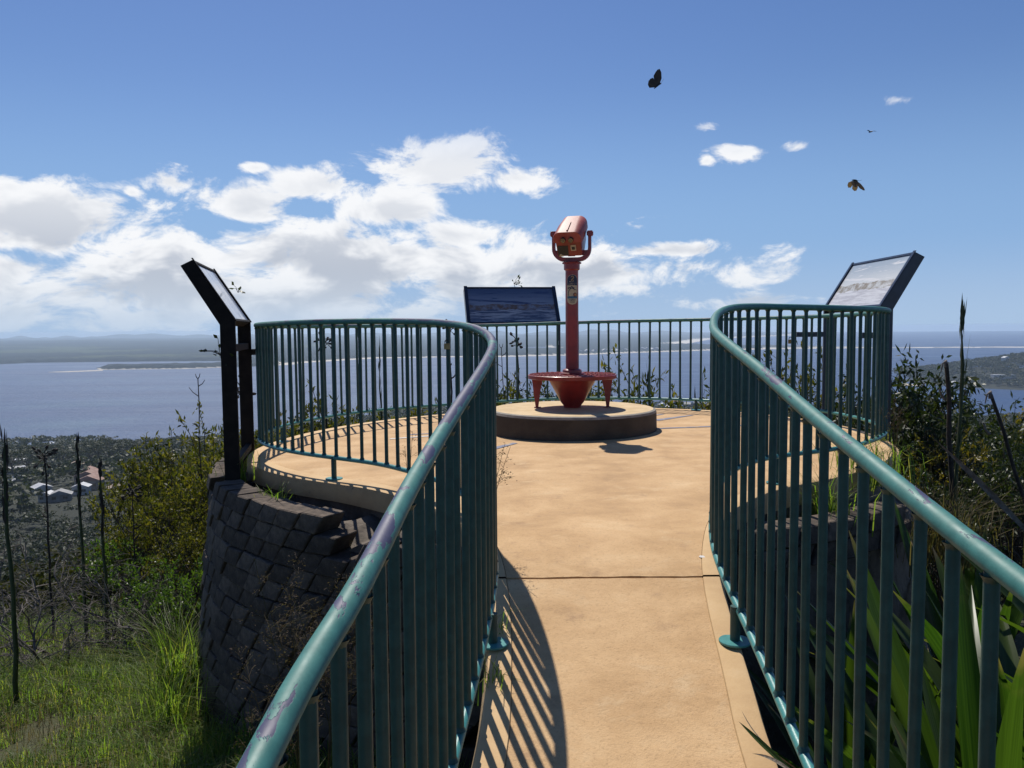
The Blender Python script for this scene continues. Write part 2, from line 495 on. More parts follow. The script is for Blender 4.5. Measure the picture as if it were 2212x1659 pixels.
    M['stalk'] = simple('dead_stalk', (.020, .017, .014), (.045, .036, .030), .9, 16, bump=.003, bscale=50)
    M['spike'] = simple('green_spike', (.022, .040, .012), (.045, .065, .02), .6, 10)
    M['seed'] = leaf_mat('seed_head', [(.05, .034, .026), (.09, .062, .048), (.13, .10, .08)], .3, .8, .2)
    M['wing'] = simple('brown_wing', (.035, .025, .018), (.07, .052, .036), .7, 90)
    M['wing_pale'] = leaf_mat('pale_wing', [(.46, .36, .26), (.30, .22, .15), (.50, .42, .33)], .6, .7, .2, 1.2, 1.0)
    # ground
    m, w, b, out = new_mat('hillside_soil')
    ob = w.n('ShaderNodeTexCoord').outputs['Object']
    c = w.ramp(w.noise(ob, .9, 6.0, .65), [(.3, (.028, .034, .012)), (.5, (.060, .062, .022)), (.62, (.11, .085, .045)), (.76, (.24, .17, .095))])
    c = w.mix(w.step(w.noise(ob, 14.0, 5.0, .7), .4, .7), c, (.045, .05, .018))
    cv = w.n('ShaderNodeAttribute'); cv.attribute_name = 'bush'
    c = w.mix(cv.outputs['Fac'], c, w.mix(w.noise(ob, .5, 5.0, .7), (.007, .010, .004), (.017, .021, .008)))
    w.link(c, b.inputs['Base Color']); b.inputs['Roughness'].default_value = .95
    set_bump(w, b, w.noise(ob, 9.0, 6.0, .7), .06, .8)
    M['soil'] = m
    # far land: forest and sand chosen by land cover
    m, w, b, out = new_mat('far_land_cover')
    ob = w.n('ShaderNodeTexCoord').outputs['Object']
    at_ = w.n('ShaderNodeAttribute'); at_.attribute_name = 'sand'
    at2 = w.n('ShaderNodeAttribute'); at2.attribute_name = 'field'
    fo = w.ramp(w.noise(ob, .012, 6.0, .7), [(.3, (.010, .016, .017)), (.5, (.019, .026, .024)), (.75, (.040, .046, .036))])
    fo = w.mix(at2.outputs['Fac'], fo, (.065, .08, .04))
    w.link(w.mix(at_.outputs['Fac'], fo, (.62, .56, .47)), b.inputs['Base Color'])
    b.inputs['Roughness'].default_value = .95; b.inputs['Specular IOR Level'].default_value = .1
    M['farland'] = m
    m, w, b, out = new_mat('bay_water')
    ob = w.n('ShaderNodeTexCoord').outputs['Object']
    sx, sy, sz = w.sep(ob)
    big = w.noise(w.xyz(w.m('MULTIPLY', sx, .0009), w.m('MULTIPLY', sy, .0022), 0.0), 1.0, 5.0, .6, .8)
    w.link(w.ramp(big, [(.3, (.012, .040, .12)), (.55, (.018, .055, .145)), (.7, (.03, .08, .16))]), b.inputs['Base Color'])
    w.link(w.step(w.noise(w.xyz(w.m('MULTIPLY', sx, .0012), w.m('MULTIPLY', sy, .006), 4.0), 1.0, 6.0, .65, .5), .35, .65, .46, .62), b.inputs['Roughness'])
    b.inputs['IOR'].default_value = 1.33
    wav = w.m('ADD', w.noise(ob, .11, 4.0, .65), w.m('MULTIPLY', w.noise(w.xyz(w.m('MULTIPLY', sx, .02), w.m('MULTIPLY', sy, .02), 0.0), 1.0, 3.0), 1.2))
    set_bump(w, b, wav, 3.0, .9)
    M['water'] = m
    M['roof_white'] = simple('pale_roof', (.55, .55, .55), (.42, .42, .43), .5, .3)
    M['roof_grey'] = simple('grey_roof', (.22, .22, .22), (.30, .29, .28), .6, .3)
    M['roof_tan'] = simple('tan_roof', (.33, .25, .19), (.24, .18, .14), .8, .4)
    M['roof_red'] = simple('terracotta_roof', (.22, .12, .09), (.30, .19, .15), .8, .4)
    M['house_wall'] = simple('house_wall', (.30, .27, .24), (.20, .18, .16), .9, .3)
    M['house_wall_white'] = simple('house_wall_white', (.55, .53, .50), (.45, .43, .41), .9, .3)
    M['pane'] = simple('window_pane', (.02, .025, .03), None, .1)
mats()

# ------------------------------------------------------------------ terrain
WATER = EYE - 160.0
GD = np.array([0, 3, 6, 10, 14, 20, 40, 80, 150, 300, 500, 700, 900, 1100, 1300, 1500, 1650, 1900, 2600.])
GZ = np.array([-1.9, -2.3, -2.95, -3.75, -5.0, -7.6, -18, -38, -62, -88, -103, -111, -120, -130, -142, -153, -161, -176, -190.]) + EYE

def ground(x, y):
    x = np.asarray(x, dtype=float); y = np.asarray(y, dtype=float)
    d = np.sqrt((.55 * x) ** 2 + np.maximum(y, 0) ** 2) + np.where(y < 0, 0.0, 0.0)
    far = np.clip((d - 60) / 200, 0, 1)
    d = d * (1 - far) + np.sqrt(x * x + np.maximum(y, 0) ** 2) * far
    left = np.clip((-.12 - x / np.maximum(y, 1.0)) / .18, 0, 1) * (y > 100)
    zz = np.interp(d * (1 + .25 * left * np.clip((d - 300) / 500, 0, 1)), GD, GZ) + left * 8 * np.exp(-((d - 690) / 190) ** 2)
    zz = zz + (fbm(x * .6, y * .6, 3) - .5) * .16 + (fbm(x * .05, y * .05, 9) - .5) * np.clip(d / 40, 0, 1) * 2.0
    zz = zz + (fbm(x * .006, y * .006, 21, 3) - .5) * np.clip((d - 150) / 300, 0, 1) * 16
    # the wooded headland across the small bay
    hx, hy = x - 1620, y - 2330
    hill = 80 * np.exp(-((hx / 340) ** 2 + (hy / 420) ** 2)) + 26 * np.exp(-(((x - 1270) / 110) ** 2 + ((y - 2200) / 150) ** 2)) - 12
    zz = np.maximum(zz, WATER + hill + (fbm(x * .01, y * .01, 5) - .5) * 10 * (hill > 2))
    return zz

def gz(x, y):
    return float(ground(np.array([x]), np.array([y]))[0])

def hit(px, py, lo=100.0, hi=3000.0):
    "distance ahead at which the sight line meets the terrain"
    d = ray(px, py)
    D = np.geomspace(lo, hi, 900)
    dz = EYE + d.z * D - ground(d.x * D, D)
    k = np.argmax(dz < 0)
    return float(D[k]) if dz[k] < 0 else hi

def polar(name, mat, rs, az, zf, attrs=None):
    R_, A_ = np.meshgrid(rs, az, indexing='ij')
    x, y = R_ * np.sin(A_), R_ * np.cos(A_)
    z, extra = zf(x, y)
    n, k = len(rs), len(az)
    idx = np.arange(n * k).reshape(n, k)
    Q = np.stack([idx[:-1, :-1], idx[:-1, 1:], idx[1:, 1:], idx[1:, :-1]], -1).reshape(-1, 4)
    me = np_mesh(name, np.stack([x, y, z], -1).reshape(-1, 3), Q[:, ::-1], mat, smooth=True)
    for nm, val in (extra or {}).items():
        a = me.attributes.new(nm, 'FLOAT', 'POINT'); a.data.foreach_set('value', val.ravel().astype(np.float32))
    return put(name, me)

az_full = np.concatenate([np.linspace(-math.pi, rad(-44), 40, endpoint=False), np.linspace(rad(-44), rad(44), 330), np.linspace(rad(44), math.pi, 41)[1:]])
rs = np.concatenate([[0.05], np.arange(.5, 20, .35), np.geomspace(20, 2600, 150)])
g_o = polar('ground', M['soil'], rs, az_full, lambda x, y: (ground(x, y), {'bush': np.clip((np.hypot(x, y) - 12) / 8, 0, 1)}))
tag(g_o, kind='structure')

# bay and ocean
ang = np.linspace(0, 2 * math.pi, 181)[:-1]
wr = [120, 400, 900, 1600, 2600, 4200, 6500, 10000, 15000, 22800]
WV = np.array([(r * math.sin(a), r * math.cos(a), WATER) for r in wr for a in ang])
k = len(ang)
WQ = np.array([(i * k + j, (i + 1) * k + j, (i + 1) * k + (j + 1) % k, i * k + (j + 1) % k) for i in range(len(wr) - 1) for j in range(k)])
tag(put('water', np_mesh('water', WV, WQ[:, ::-1], M['water'])), kind='structure')

# far land across the bay: coast given in plan as (picture column, distance)
def plan(px, D):
    d = ray(px, 720)
    return (d.x * D, D)
main_coast = [plan(*q) for q in [(-700, 3700), (-330, 4000), (0, 4145), (60, 4300), (197, 4340), (330, 4330), (481, 4300), (560, 4120), (600, 3760),
    (680, 4050), (813, 4520), (950, 4600), (1070, 4576), (1241, 4730), (1351, 5050), (1475, 5330), (1538, 5500), (1650, 5620), (1767, 5700), (1930, 5680),
    (2080, 5610), (2207, 5530), (2420, 5400), (2430, 5560), (2207, 5720), (2080, 5790), (1930, 5840), (1850, 6000), (1700, 6350), (1560, 6800), (1470, 7600), (1497, 8200), (1531, 10100),
    (1615, 12000), (1707, 13700), (1760, 17000), (1770, 22500)]] + [(-30000, 22500), (-30000, 4000)]
lagoon = [plan(*q) for q in [(1035, 6700), (1075, 6500), (1120, 6450), (1165, 6150), (1205, 6200), (1202, 6500), (1180, 6950), (1100, 7000), (1030, 6950)]]
island = [plan(*q) for q in [(205, 3640), (213, 3420), (300, 3440), (394, 3440), (481, 3545), (560, 3640), (640, 3800), (600, 3950), (480, 3830), (330, 3720), (250, 3680)]]
tail = [plan(*q) for q in [(100, 3255), (140, 3245), (215, 3330), (217, 3400), (150, 3310)]]

def inside(poly, x, y):
    r = np.zeros(x.shape, bool); n = len(poly)
    for i in range(n):
        x1, y1 = poly[i]; x2, y2 = poly[(i + 1) % n]
        if y1 == y2: continue
        c = ((y1 > y) != (y2 > y)) & (x < (x2 - x1) * (y - y1) / (y2 - y1) + x1)
        r ^= c
    return r

def sdist(poly, x, y):
    d = np.full(x.shape, 1e9); n = len(poly)
    for i in range(n):
        x1, y1 = poly[i]; x2, y2 = poly[(i + 1) % n]
        dx, dy = x2 - x1, y2 - y1
        t = np.clip(((x - x1) * dx + (y - y1) * dy) / (dx * dx + dy * dy + 1e-9), 0, 1)
        d = np.minimum(d, np.hypot(x - x1 - t * dx, y - y1 - t * dy))
    return np.where(inside(poly, x, y), d, -d)

def far_height(x, y):
    wob = (fbm(x * .004, y * .004, 31) - .5) * 60
    s = np.maximum(sdist(main_coast, x, y) + wob * .4, sdist(island, x, y) + wob * .5)
    s = np.minimum(s, -(sdist(lagoon, x, y)))
    st = sdist(tail, x, y)
    col = x / y
    beachy = (col > -.29)
    spit = np.clip((col - .30) / .2, 0, 1) * (y < 6600)
    bw = np.where(beachy, 55 + 45 * (col > .25) + 170 * ((y > 7200) & (col > .15)), 12.0)
    canopy = (7 + 11 * fbm(x * .02, y * .02, 41)) * (1 - .8 * spit) * np.clip((s - bw) / 30, 0, 1)
    hills = np.clip((s - 900) / 5000, 0, 1) * (fbm(x * .0005, y * .0005, 51, 5) ** 2) * 50
    z = WATER + np.where(s > 0, np.minimum(s * .05, 3.0) + canopy + hills, np.maximum(s * .03, -8))
    z = np.where(st > -5, np.maximum(z, WATER + 1.2), z)
    sand = np.where((s < bw) & (s > 0) & beachy, 1.0, 0.0)
    sand = np.where(st > -5, .8, sand)
    sand = np.where((col < -.29) & (s < 13) & (s > 0) & (y < 3560), .9, sand)
    dune = spit * (fbm(x * .012, y * .012, 61) > .52) * (s > 0)
    sand = np.maximum(sand, dune * .8)
    field = ((fbm(x * .0016, y * .0010, 71, 3) > .60) & (s > 300) & (col < -.2) & (y < 8000)).astype(float)
    return z, {'sand': sand, 'field': field * .8}
rs2 = np.concatenate([np.arange(3180, 4700, 11.5), np.arange(4700, 6000, 26), np.geomspace(6000, 22400, 90)])
fl = polar('far_land', M['farland'], rs2, np.linspace(rad(-41), rad(41), 700), far_height)
tag(fl, kind='structure')

# far ranges, each a solid ridge with its own profile
def ridge(D, depth, peaks, base, jag, seed, lo=-44, hi=44):
    az = np.linspace(rad(lo), rad(hi), 420)
    col = CX + np.tan(az) * F
    h = np.full(az.shape, base, float)
    for (px, w_, hh) in peaks:
        h = np.maximum(h, base + hh * np.exp(-np.abs((col - px) / w_) ** 1.5))
    h = h * (1 + jag * (fbm(col * .012, col * 0 + seed, seed, 5) - .5)) + jag * 30 * (fbm(col * .05, col * 0, seed + 4, 4) - .5)
    rows = np.linspace(-1, 1, 9)
    V = []
    for t in rows:
        prof = math.cos(t * math.pi / 2) ** 1.3 if abs(t) < 1 else 0.0
        rr = (D + t * depth) * (1 + .01 * np.sin(col * .02 + seed))
        V.append(np.stack([rr * np.sin(az) / np.cos(az), rr, WATER - 5 + (h + 5) * prof * (1 + (.25 * (fbm(col * .03, col * 0 + t * 3, seed + 9) - .5) if abs(t) < .99 and t != 0 else 0))], -1))
    V = np.array(V); n, k = V.shape[:2]
    idx = np.arange(n * k).reshape(n, k)
    Q = np.stack([idx[:-1, :-1], idx[:-1, 1:], idx[1:, 1:], idx[1:, :-1]], -1).reshape(-1, 4)
    me = np_mesh('hills', V.reshape(-1, 3), Q[:, ::-1], M['farland'], smooth=True)
    return tag(put('hills', me), kind='structure')
ridge(9500, 900, [(60, 160, 12), (330, 130, 17), (520, 200, 14), (760, 160, 12), (1000, 180, 16), (1280, 120, 12)], 12, .6, 3, -41, 8)
ridge(14000, 1400, [(-60, 120, 24), (240, 120, 30), (430, 100, 34), (700, 120, 36), (900, 90, 26), (1120, 110, 30), (1290, 70, 34)], 16, .5, 5, -41, 12)
ridge(20500, 1500, [(-60, 50, 70), (47, 24, 96), (100, 20, 40), (147, 27, 80), (200, 30, 48), (270, 60, 104), (330, 70, 110), (430, 50, 78), (520, 60, 98), (640, 45, 84), (700, 40, 96), (800, 50, 92), (960, 60, 78), (1075, 36, 104), (1180, 44, 78), (1278, 36, 118), (1322, 30, 102), (1430, 55, 70)], 8, .25, 8, -41, 15)

# ------------------------------------------------------------------ deck, ramp and guard rail plan
RAIL = [(-.34, -.6, -.753), (-.315, .4, -.583), (-.296, .9, -.498), (-.285, 1.085, -.467), (-.257, 1.327, -.425), (-.230, 1.76, -.352), (-.182, 2.27, -.265),
        (-.138, 2.65, -.197), (-.099, 3.095, -.13), (-.082, 3.555, -.071), (-.132, 4.1, -.023), (-.25, 4.6, .015), (-.45, 5.0, .041), (-.636, 5.257, .051),
        (-.945, 5.60, .060), (-1.336, 5.89, .062), (-1.619, 6.119, .060), (-1.901, 6.429, .055), (-2.154, 6.833, .050), (-2.31, 7.35, .046), (-2.317, 7.95, .043),
        (-2.10, 8.75, .043), (-1.60, 9.56, .044), (-.743, 10.24, .044), (-.1, 10.53, .05), (.53, 10.63, .066), (1.42, 10.48, .083), (2.45, 9.90, .092),
        (3.0, 9.2, .098), (3.30, 8.333, .104), (3.33, 7.55, .113), (3.15, 6.72, .119), (2.803, 6.157, .123), (2.531, 5.87, .123), (2.223, 5.63, .125),
        (1.966, 5.47, .127), (1.778, 5.35, .128), (1.58, 5.18, .128), (1.34, 4.88, .115), (1.15, 4.5, .072), (.99, 3.95, .0), (.908, 3.485, -.05),
        (.876, 2.841, -.150), (.840, 2.294, -.238), (.825, 1.894, -.305), (.815, 1.52, -.37), (.81, 1.26, -.413), (.81, .4, -.56), (.81, -.6, -.73)]

def catmull(P, step):
    P = [Vector(p) for p in P]
    P = [P[0] * 2 - P[1]] + P + [P[-1] * 2 - P[-2]]
    pts = []
    for i in range(1, len(P) - 2):
        for k in range(24):
            t = k / 24
            a, b, c, d = P[i - 1], P[i], P[i + 1], P[i + 2]
            pts.append(.5 * ((2 * b) + (c - a) * t + (2 * a - 5 * b + 4 * c - d) * t * t + (3 * b - a - 3 * c + d) * t ** 3))
    pts.append(P[-2])
    A = np.array(pts)
    for _ in range(60):
        A[1:-1] = .5 * A[1:-1] + .25 * (A[:-2] + A[2:])
    seg = np.linalg.norm(np.diff(A, axis=0), axis=1); s = np.concatenate([[0], np.cumsum(seg)])
    n = int(s[-1] / step) + 1
    t = np.linspace(0, s[-1], n)
    return np.stack([np.interp(t, s, A[:, k]) for k in range(3)], -1), s[-1]

rail_pts, rail_len = catmull(RAIL, .05)
rail_pts[:, 2] += EYE
apex = int(np.argmax(rail_pts[:, 1]))
Lp, Rp = rail_pts[:apex + 1], rail_pts[apex:][::-1]

def rail_x(side, y):
    A = Lp if side < 0 else Rp
    return float(np.interp(y, A[:, 1], A[:, 0]))

PC = Vector((.61, 8.12, 0.0))     # plinth centre
def deck_z(x, y):
    r = math.hypot(x - PC.x, y - PC.y)
    zp = .014 * (x - PC.x) - .022 * max(0, r - .9)
    zr = -1.76 + .165 * y + EYE
    k = .05                       # soft minimum of ramp and platform
    h = max(0, min(1, .5 + .5 * (zp - zr) / k))
    return zp * (1 - h) + zr * h - k * h * (1 - h)

# offset the rail plan outward for the slab edge
def edge_curve(A, side):
    T = np.gradient(A[:, :2], axis=0); T /= np.linalg.norm(T, axis=1)[:, None]
    Nn = np.stack([-T[:, 1], T[:, 0]], -1)           # left of travel (near -> far)
    if side > 0: Nn = -Nn
    off = np.interp(A[:, 1], [-1, 1.2, 2.6, 3.4, 4.4, 5.2, 11], [-.06, -.055, -.03, .02, .06, .10, .11])
    return A[:, :2] + Nn * off[:, None], Nn
EL, NL = edge_curve(Lp, -1)
ER, NR = edge_curve(Rp, 1)

def edge_x(side, y, inset=0.0):
    E_, N_ = (EL, NL) if side < 0 else (ER, NR)
    B = E_ - N_ * inset
    o = np.argsort(B[:, 1])
    return float(np.interp(y, B[o, 1], B[o, 0]))

JOINT = 3.66
def slab(name, y0, y1, label, jag0=False, jag1=False):
    root = empty(name, (0, 0, 0))
    tag(root, label, 'concrete slab')
    ys = list(np.arange(y0, y1, .07)) + [y1]
    far_cap = y1 > 9
    mb = MB(); bd = MB()
    nc = 22
    rows, brl, brr = [], [], []
    for i, y in enumerate(ys):
        bw = np.interp(y, [0, 2.5, 3.6, 4.6, 6, 11], [.10, .10, .085, .10, .16, .18])
        xl, xr = edge_x(-1, y), edge_x(1, y)
        il, ir = edge_x(-1, y, bw), edge_x(1, y, bw)
        if far_cap and y > ys[-1] - .19:
            il = ir = (xl + xr) / 2
        il, ir = max(il, xl), min(ir, xr)
        if il > ir: il = ir = (xl + xr) / 2
        row = []
        for k in range(nc + 1):
            x = il + (ir - il) * k / nc
            yy = y
            if jag0 and i == 0: yy += .022 * (fbm(np.array([x * 14]), np.array([1.5]))[0] - .5)
            if jag1 and i == len(ys) - 1: yy += .016 * (fbm(np.array([x * 14]), np.array([7.5]))[0] - .5)
            row.append(Vector((x, yy, deck_z(x, yy))))
        rows.append(row)
        brl.append([Vector((xl, y, deck_z(xl, y) - .001)), Vector((xl + .012 * (il > xl + .03), y, deck_z(xl, y) + .004)), Vector((il - .004 * (il > xl + .03), y, deck_z(il, y) + .004)), Vector((il, y, deck_z(il, y) - .006))])
        brr.append([Vector((xr, y, deck_z(xr, y) - .001)), Vector((xr - .012 * (xr > ir + .03), y, deck_z(xr, y) + .004)), Vector((ir + .004 * (xr > ir + .03), y, deck_z(ir, y) + .004)), Vector((ir, y, deck_z(ir, y) - .006))])
    def sheet(m_, R_, mi=0):
        n = len(R_[0])
        m_.add([p for r in R_ for p in r], [(i * n + k, i * n + k + 1, (i + 1) * n + k + 1, (i + 1) * n + k) for i in range(len(R_) - 1) for k in range(n - 1)], mi)
    sheet(mb, rows)
    # end faces of the joint
    for r in ((rows[0], jag0), (rows[-1], jag1)):
        if r[1]:
            n = len(r[0])
            mb.add(list(r[0]) + [p - Vector((0, 0, .12)) for p in r[0]], [(k, k + 1, n + k + 1, n + k) for k in range(n - 1)], 0)
    o = put('surface', mb.mesh('surface', M['deck'], 30), root)
    for nm, B in (('border', brl), ('border', brr)):
        q = MB(); sheet(q, B); put(nm, q.mesh(nm, M['border'], 50), root)
    # slab edge and the rough footing under it
    for side, B in ((-1, brl), (1, brr)):
        q = MB(); u = MB()
        es, us = [], []
        for r in B:
            p = r[0]
            jx = .012 * (vnoise(np.array([p.y * 7]), np.array([3.3 * side]))[0] - .5)
            th = .13 + .03 * (vnoise(np.array([p.y * 4]), np.array([9.1]))[0] - .5)
            if y1 < 5: th += .05
            c = Vector((PC.x - .1, min(max(p.y, 0), 7.7), p.z)); inn = (c - p); inn.z = 0; inn.normalize()
            es.append([p, p - Vector((0, 0, .03)) - inn * .012, p - Vector((0, 0, th)) - inn * (.010 + jx)])
            b0 = p - Vector((0, 0, th)) + inn * .05
            us.append([p - Vector((0, 0, th)) - inn * (.010 + jx), b0, b0 - Vector((0, 0, .35)) + inn * .05, b0 - Vector((0, 0, 1.3)) + inn * .1])
        sheet(q, es); sheet(u, us)
        put('slab_edge', q.mesh('slab_edge', M['edge'], 50), root)
        put('footing', u.mesh('footing', M['under'], 50), root)
    return root
YTOP = float(max(EL[:, 1].max(), ER[:, 1].max()))
slab('lookout_deck', JOINT + .009, YTOP - .003, 'round sandy concrete lookout deck inside the railing loop', jag0=True)
slab('concrete_ramp', -.8, JOINT - .009, 'sloping sandy concrete ramp leading up to the round deck', jag1=True)

# faded painted marks on the deck
def floor_pt(px, py):
    d = ray(px, py); D = 4.0
    for _ in range(60):
        D = (deck_z(d.x * D, D) - EYE) / d.z
    return Vector((d.x * D, D, 0))
def mark(p0, p1, w0, w1, mat, label, cat='floor marking', bend=0.0):
    a, b = floor_pt(*p0), floor_pt(*p1)
    t = (b - a); nrm = Vector((-t.y, t.x, 0)).normalized()
    V, n = [], 24
    for i in range(n + 1):
        s = i / n
        c = a + t * s + nrm * bend * math.sin(s * math.pi)
        ww = (w0 + (w1 - w0) * s) / 2
        for sg in (-1, 1):
            q = c + nrm * ww * sg
            V.append(Vector((q.x, q.y, deck_z(q.x, q.y) + .004)))
    m_ = MB().add(V, [(2 * i, 2 * i + 1, 2 * i + 3, 2 * i + 2) for i in range(n)])
    return tag(m_.build('painted_line', mat), label, cat)
mark((1415, 908.5), (1497, 897), .12, .035, M['blue_line'], 'short tapering faded blue stroke painted on the deck beside the plinth')
mark((1418, 926.5), (1640, 918), .06, .06, M['blue_line'], 'long thin faded blue line painted across the deck from the plinth')
mark((1413, 897.5), (1432, 895), .06, .05, M['blue_line'], 'tiny faded blue dash painted on the deck by the plinth')
mark((1040, 976), (1113, 957.5), .10, .06, M['blue_line'], 'faded blue stroke painted on the deck in front of the plinth')
mark((842, 949), (985, 941), .05, .06, M['white_line'], 'whitish painted line on the deck behind the curved railing', bend=.05)
mark((884, 939.5), (985, 936), .05, .05, M['blue_line'], 'faded bluish line beside the whitish line on the deck', bend=.03)
def blot(px, py, r, mat, label):
    c = floor_pt(px, py)
    V = [Vector((c.x, c.y, deck_z(c.x, c.y) + .004))]
    n = 14
    for k_ in range(n):
        a = 2 * math.pi * k_ / n; rr = r * random.uniform(.75, 1.15)
        x, y = c.x + rr * math.cos(a), c.y + rr * math.sin(a)
        V.append(Vector((x, y, deck_z(x, y) + .004)))
    return tag(MB().add(V, [(0, 1 + k_, 1 + (k_ + 1) % n) for k_ in range(n)]).build('paint_spot', mat), label, 'spot')
blot(1516, 1204, .016, M['white_line'], 'small white paint spot on the ramp beside the railing')

# ------------------------------------------------------------------ guard railing
def make_railing():
    root = tag(empty('guard_railing', (PC.x, PC.y, 0)), 'teal tubular guard railing with worn handrail looping round ramp and deck', 'railing')
    inv = Matrix.Translation((-PC.x, -PC.y, 0))
    loc = lambda p: inv @ Vector(p)
    MB().tube([loc(p) for p in rail_pts], .0213, 16, uv=True).build('handrail', M['rail'], root, 60)
    bot = []
    for p in rail_pts:
        bot.append(Vector((p[0], p[1], p[2] - 1.0)))
    MB().tube([loc(p) for p in bot], .0165, 12, uv=True).build('lower_rail', M['railbot'], root, 60)
    # balusters share one mesh
    q = MB()
    q.tube([(0, 0, .008), (0, 0, .5), (0, 0, .985)], .0130, 10, caps=False)
    for z0, sg in ((.0145, 1), (.979, -1)):
        q.lathe([(.0195, z0), (.0150, z0 + sg * .007), (.0122, z0 + sg * .014)] if sg > 0 else [(.0122, z0 - .014), (.0150, z0 - .007), (.0195, z0)], 10, cap=False)
    me = q.mesh('picket', M['picket'], 40)
    seg = np.linalg.norm(np.diff(rail_pts, axis=0), axis=1); s = np.concatenate([[0], np.cumsum(seg)])
    n = int(s[-1] / .1345)
    for i in range(n):
        t = (i + .5) * s[-1] / n
        x, y, z = (np.interp(t, s, rail_pts[:, k_]) for k_ in range(3))
        o = put('picket', me, root); o.location = loc((x, y, z - 1.0)); o.rotation_euler = (rad(random.uniform(-.25, .25)), rad(random.uniform(-.25, .25)), random.uniform(0, 6))
    # posts with round base plates
    posts = [(-1, 3.10, .014), (1, 3.10, -.014), (-1, 5.88, 0), (1, 5.36, -.02), (-1, 1.2, .05), (1, 1.0, -.05), (-1, 8.0, 0), (1, 8.3, 0), (-1, 10.2, 0), (1, 10.0, 0)]
    for side, y, dx in posts:
        A = Lp if side < 0 else Rp
        x = float(np.interp(y, A[:, 1], A[:, 0])); z = float(np.interp(y, A[:, 1], A[:, 2]))
        px = x + dx
        fz = deck_z(px, y)
        m_ = MB().tube([(px, y, fz + .01), (px, y, z - .99)], .0195, 12)
        P_ = MB().lathe([(.062, 0), (.063, .002), (.063, .007), (.061, .009)], 28, (px, y, fz + .004))
        for pnt in (m_, P_):
            pnt.v = [tuple(loc(v)) for v in pnt.v]
        po = m_.build('post', M['picket'], root, 40)
        P_.build('base_plate', M['railbot'], po, 40)
    return root
make_railing()

# ------------------------------------------------------------------ plinth and coin telescope
def make_plinth():
    R_, h = .845, .222
    root = tag(empty('plinth', PC), 'low round concrete plinth with tan top under the red telescope', 'plinth')
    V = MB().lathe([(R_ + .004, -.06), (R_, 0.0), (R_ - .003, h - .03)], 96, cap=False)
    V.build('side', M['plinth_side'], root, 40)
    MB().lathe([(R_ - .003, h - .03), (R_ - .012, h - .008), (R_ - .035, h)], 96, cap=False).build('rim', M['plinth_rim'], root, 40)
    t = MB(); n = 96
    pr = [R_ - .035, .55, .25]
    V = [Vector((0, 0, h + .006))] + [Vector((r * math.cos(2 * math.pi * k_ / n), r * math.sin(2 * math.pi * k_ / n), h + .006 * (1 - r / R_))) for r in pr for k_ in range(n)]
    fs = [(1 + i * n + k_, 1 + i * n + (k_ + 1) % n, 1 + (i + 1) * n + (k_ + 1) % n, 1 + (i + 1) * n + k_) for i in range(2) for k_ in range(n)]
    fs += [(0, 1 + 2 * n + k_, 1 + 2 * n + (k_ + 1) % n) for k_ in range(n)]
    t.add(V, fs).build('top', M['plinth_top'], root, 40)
    return h
PH = make_plinth()

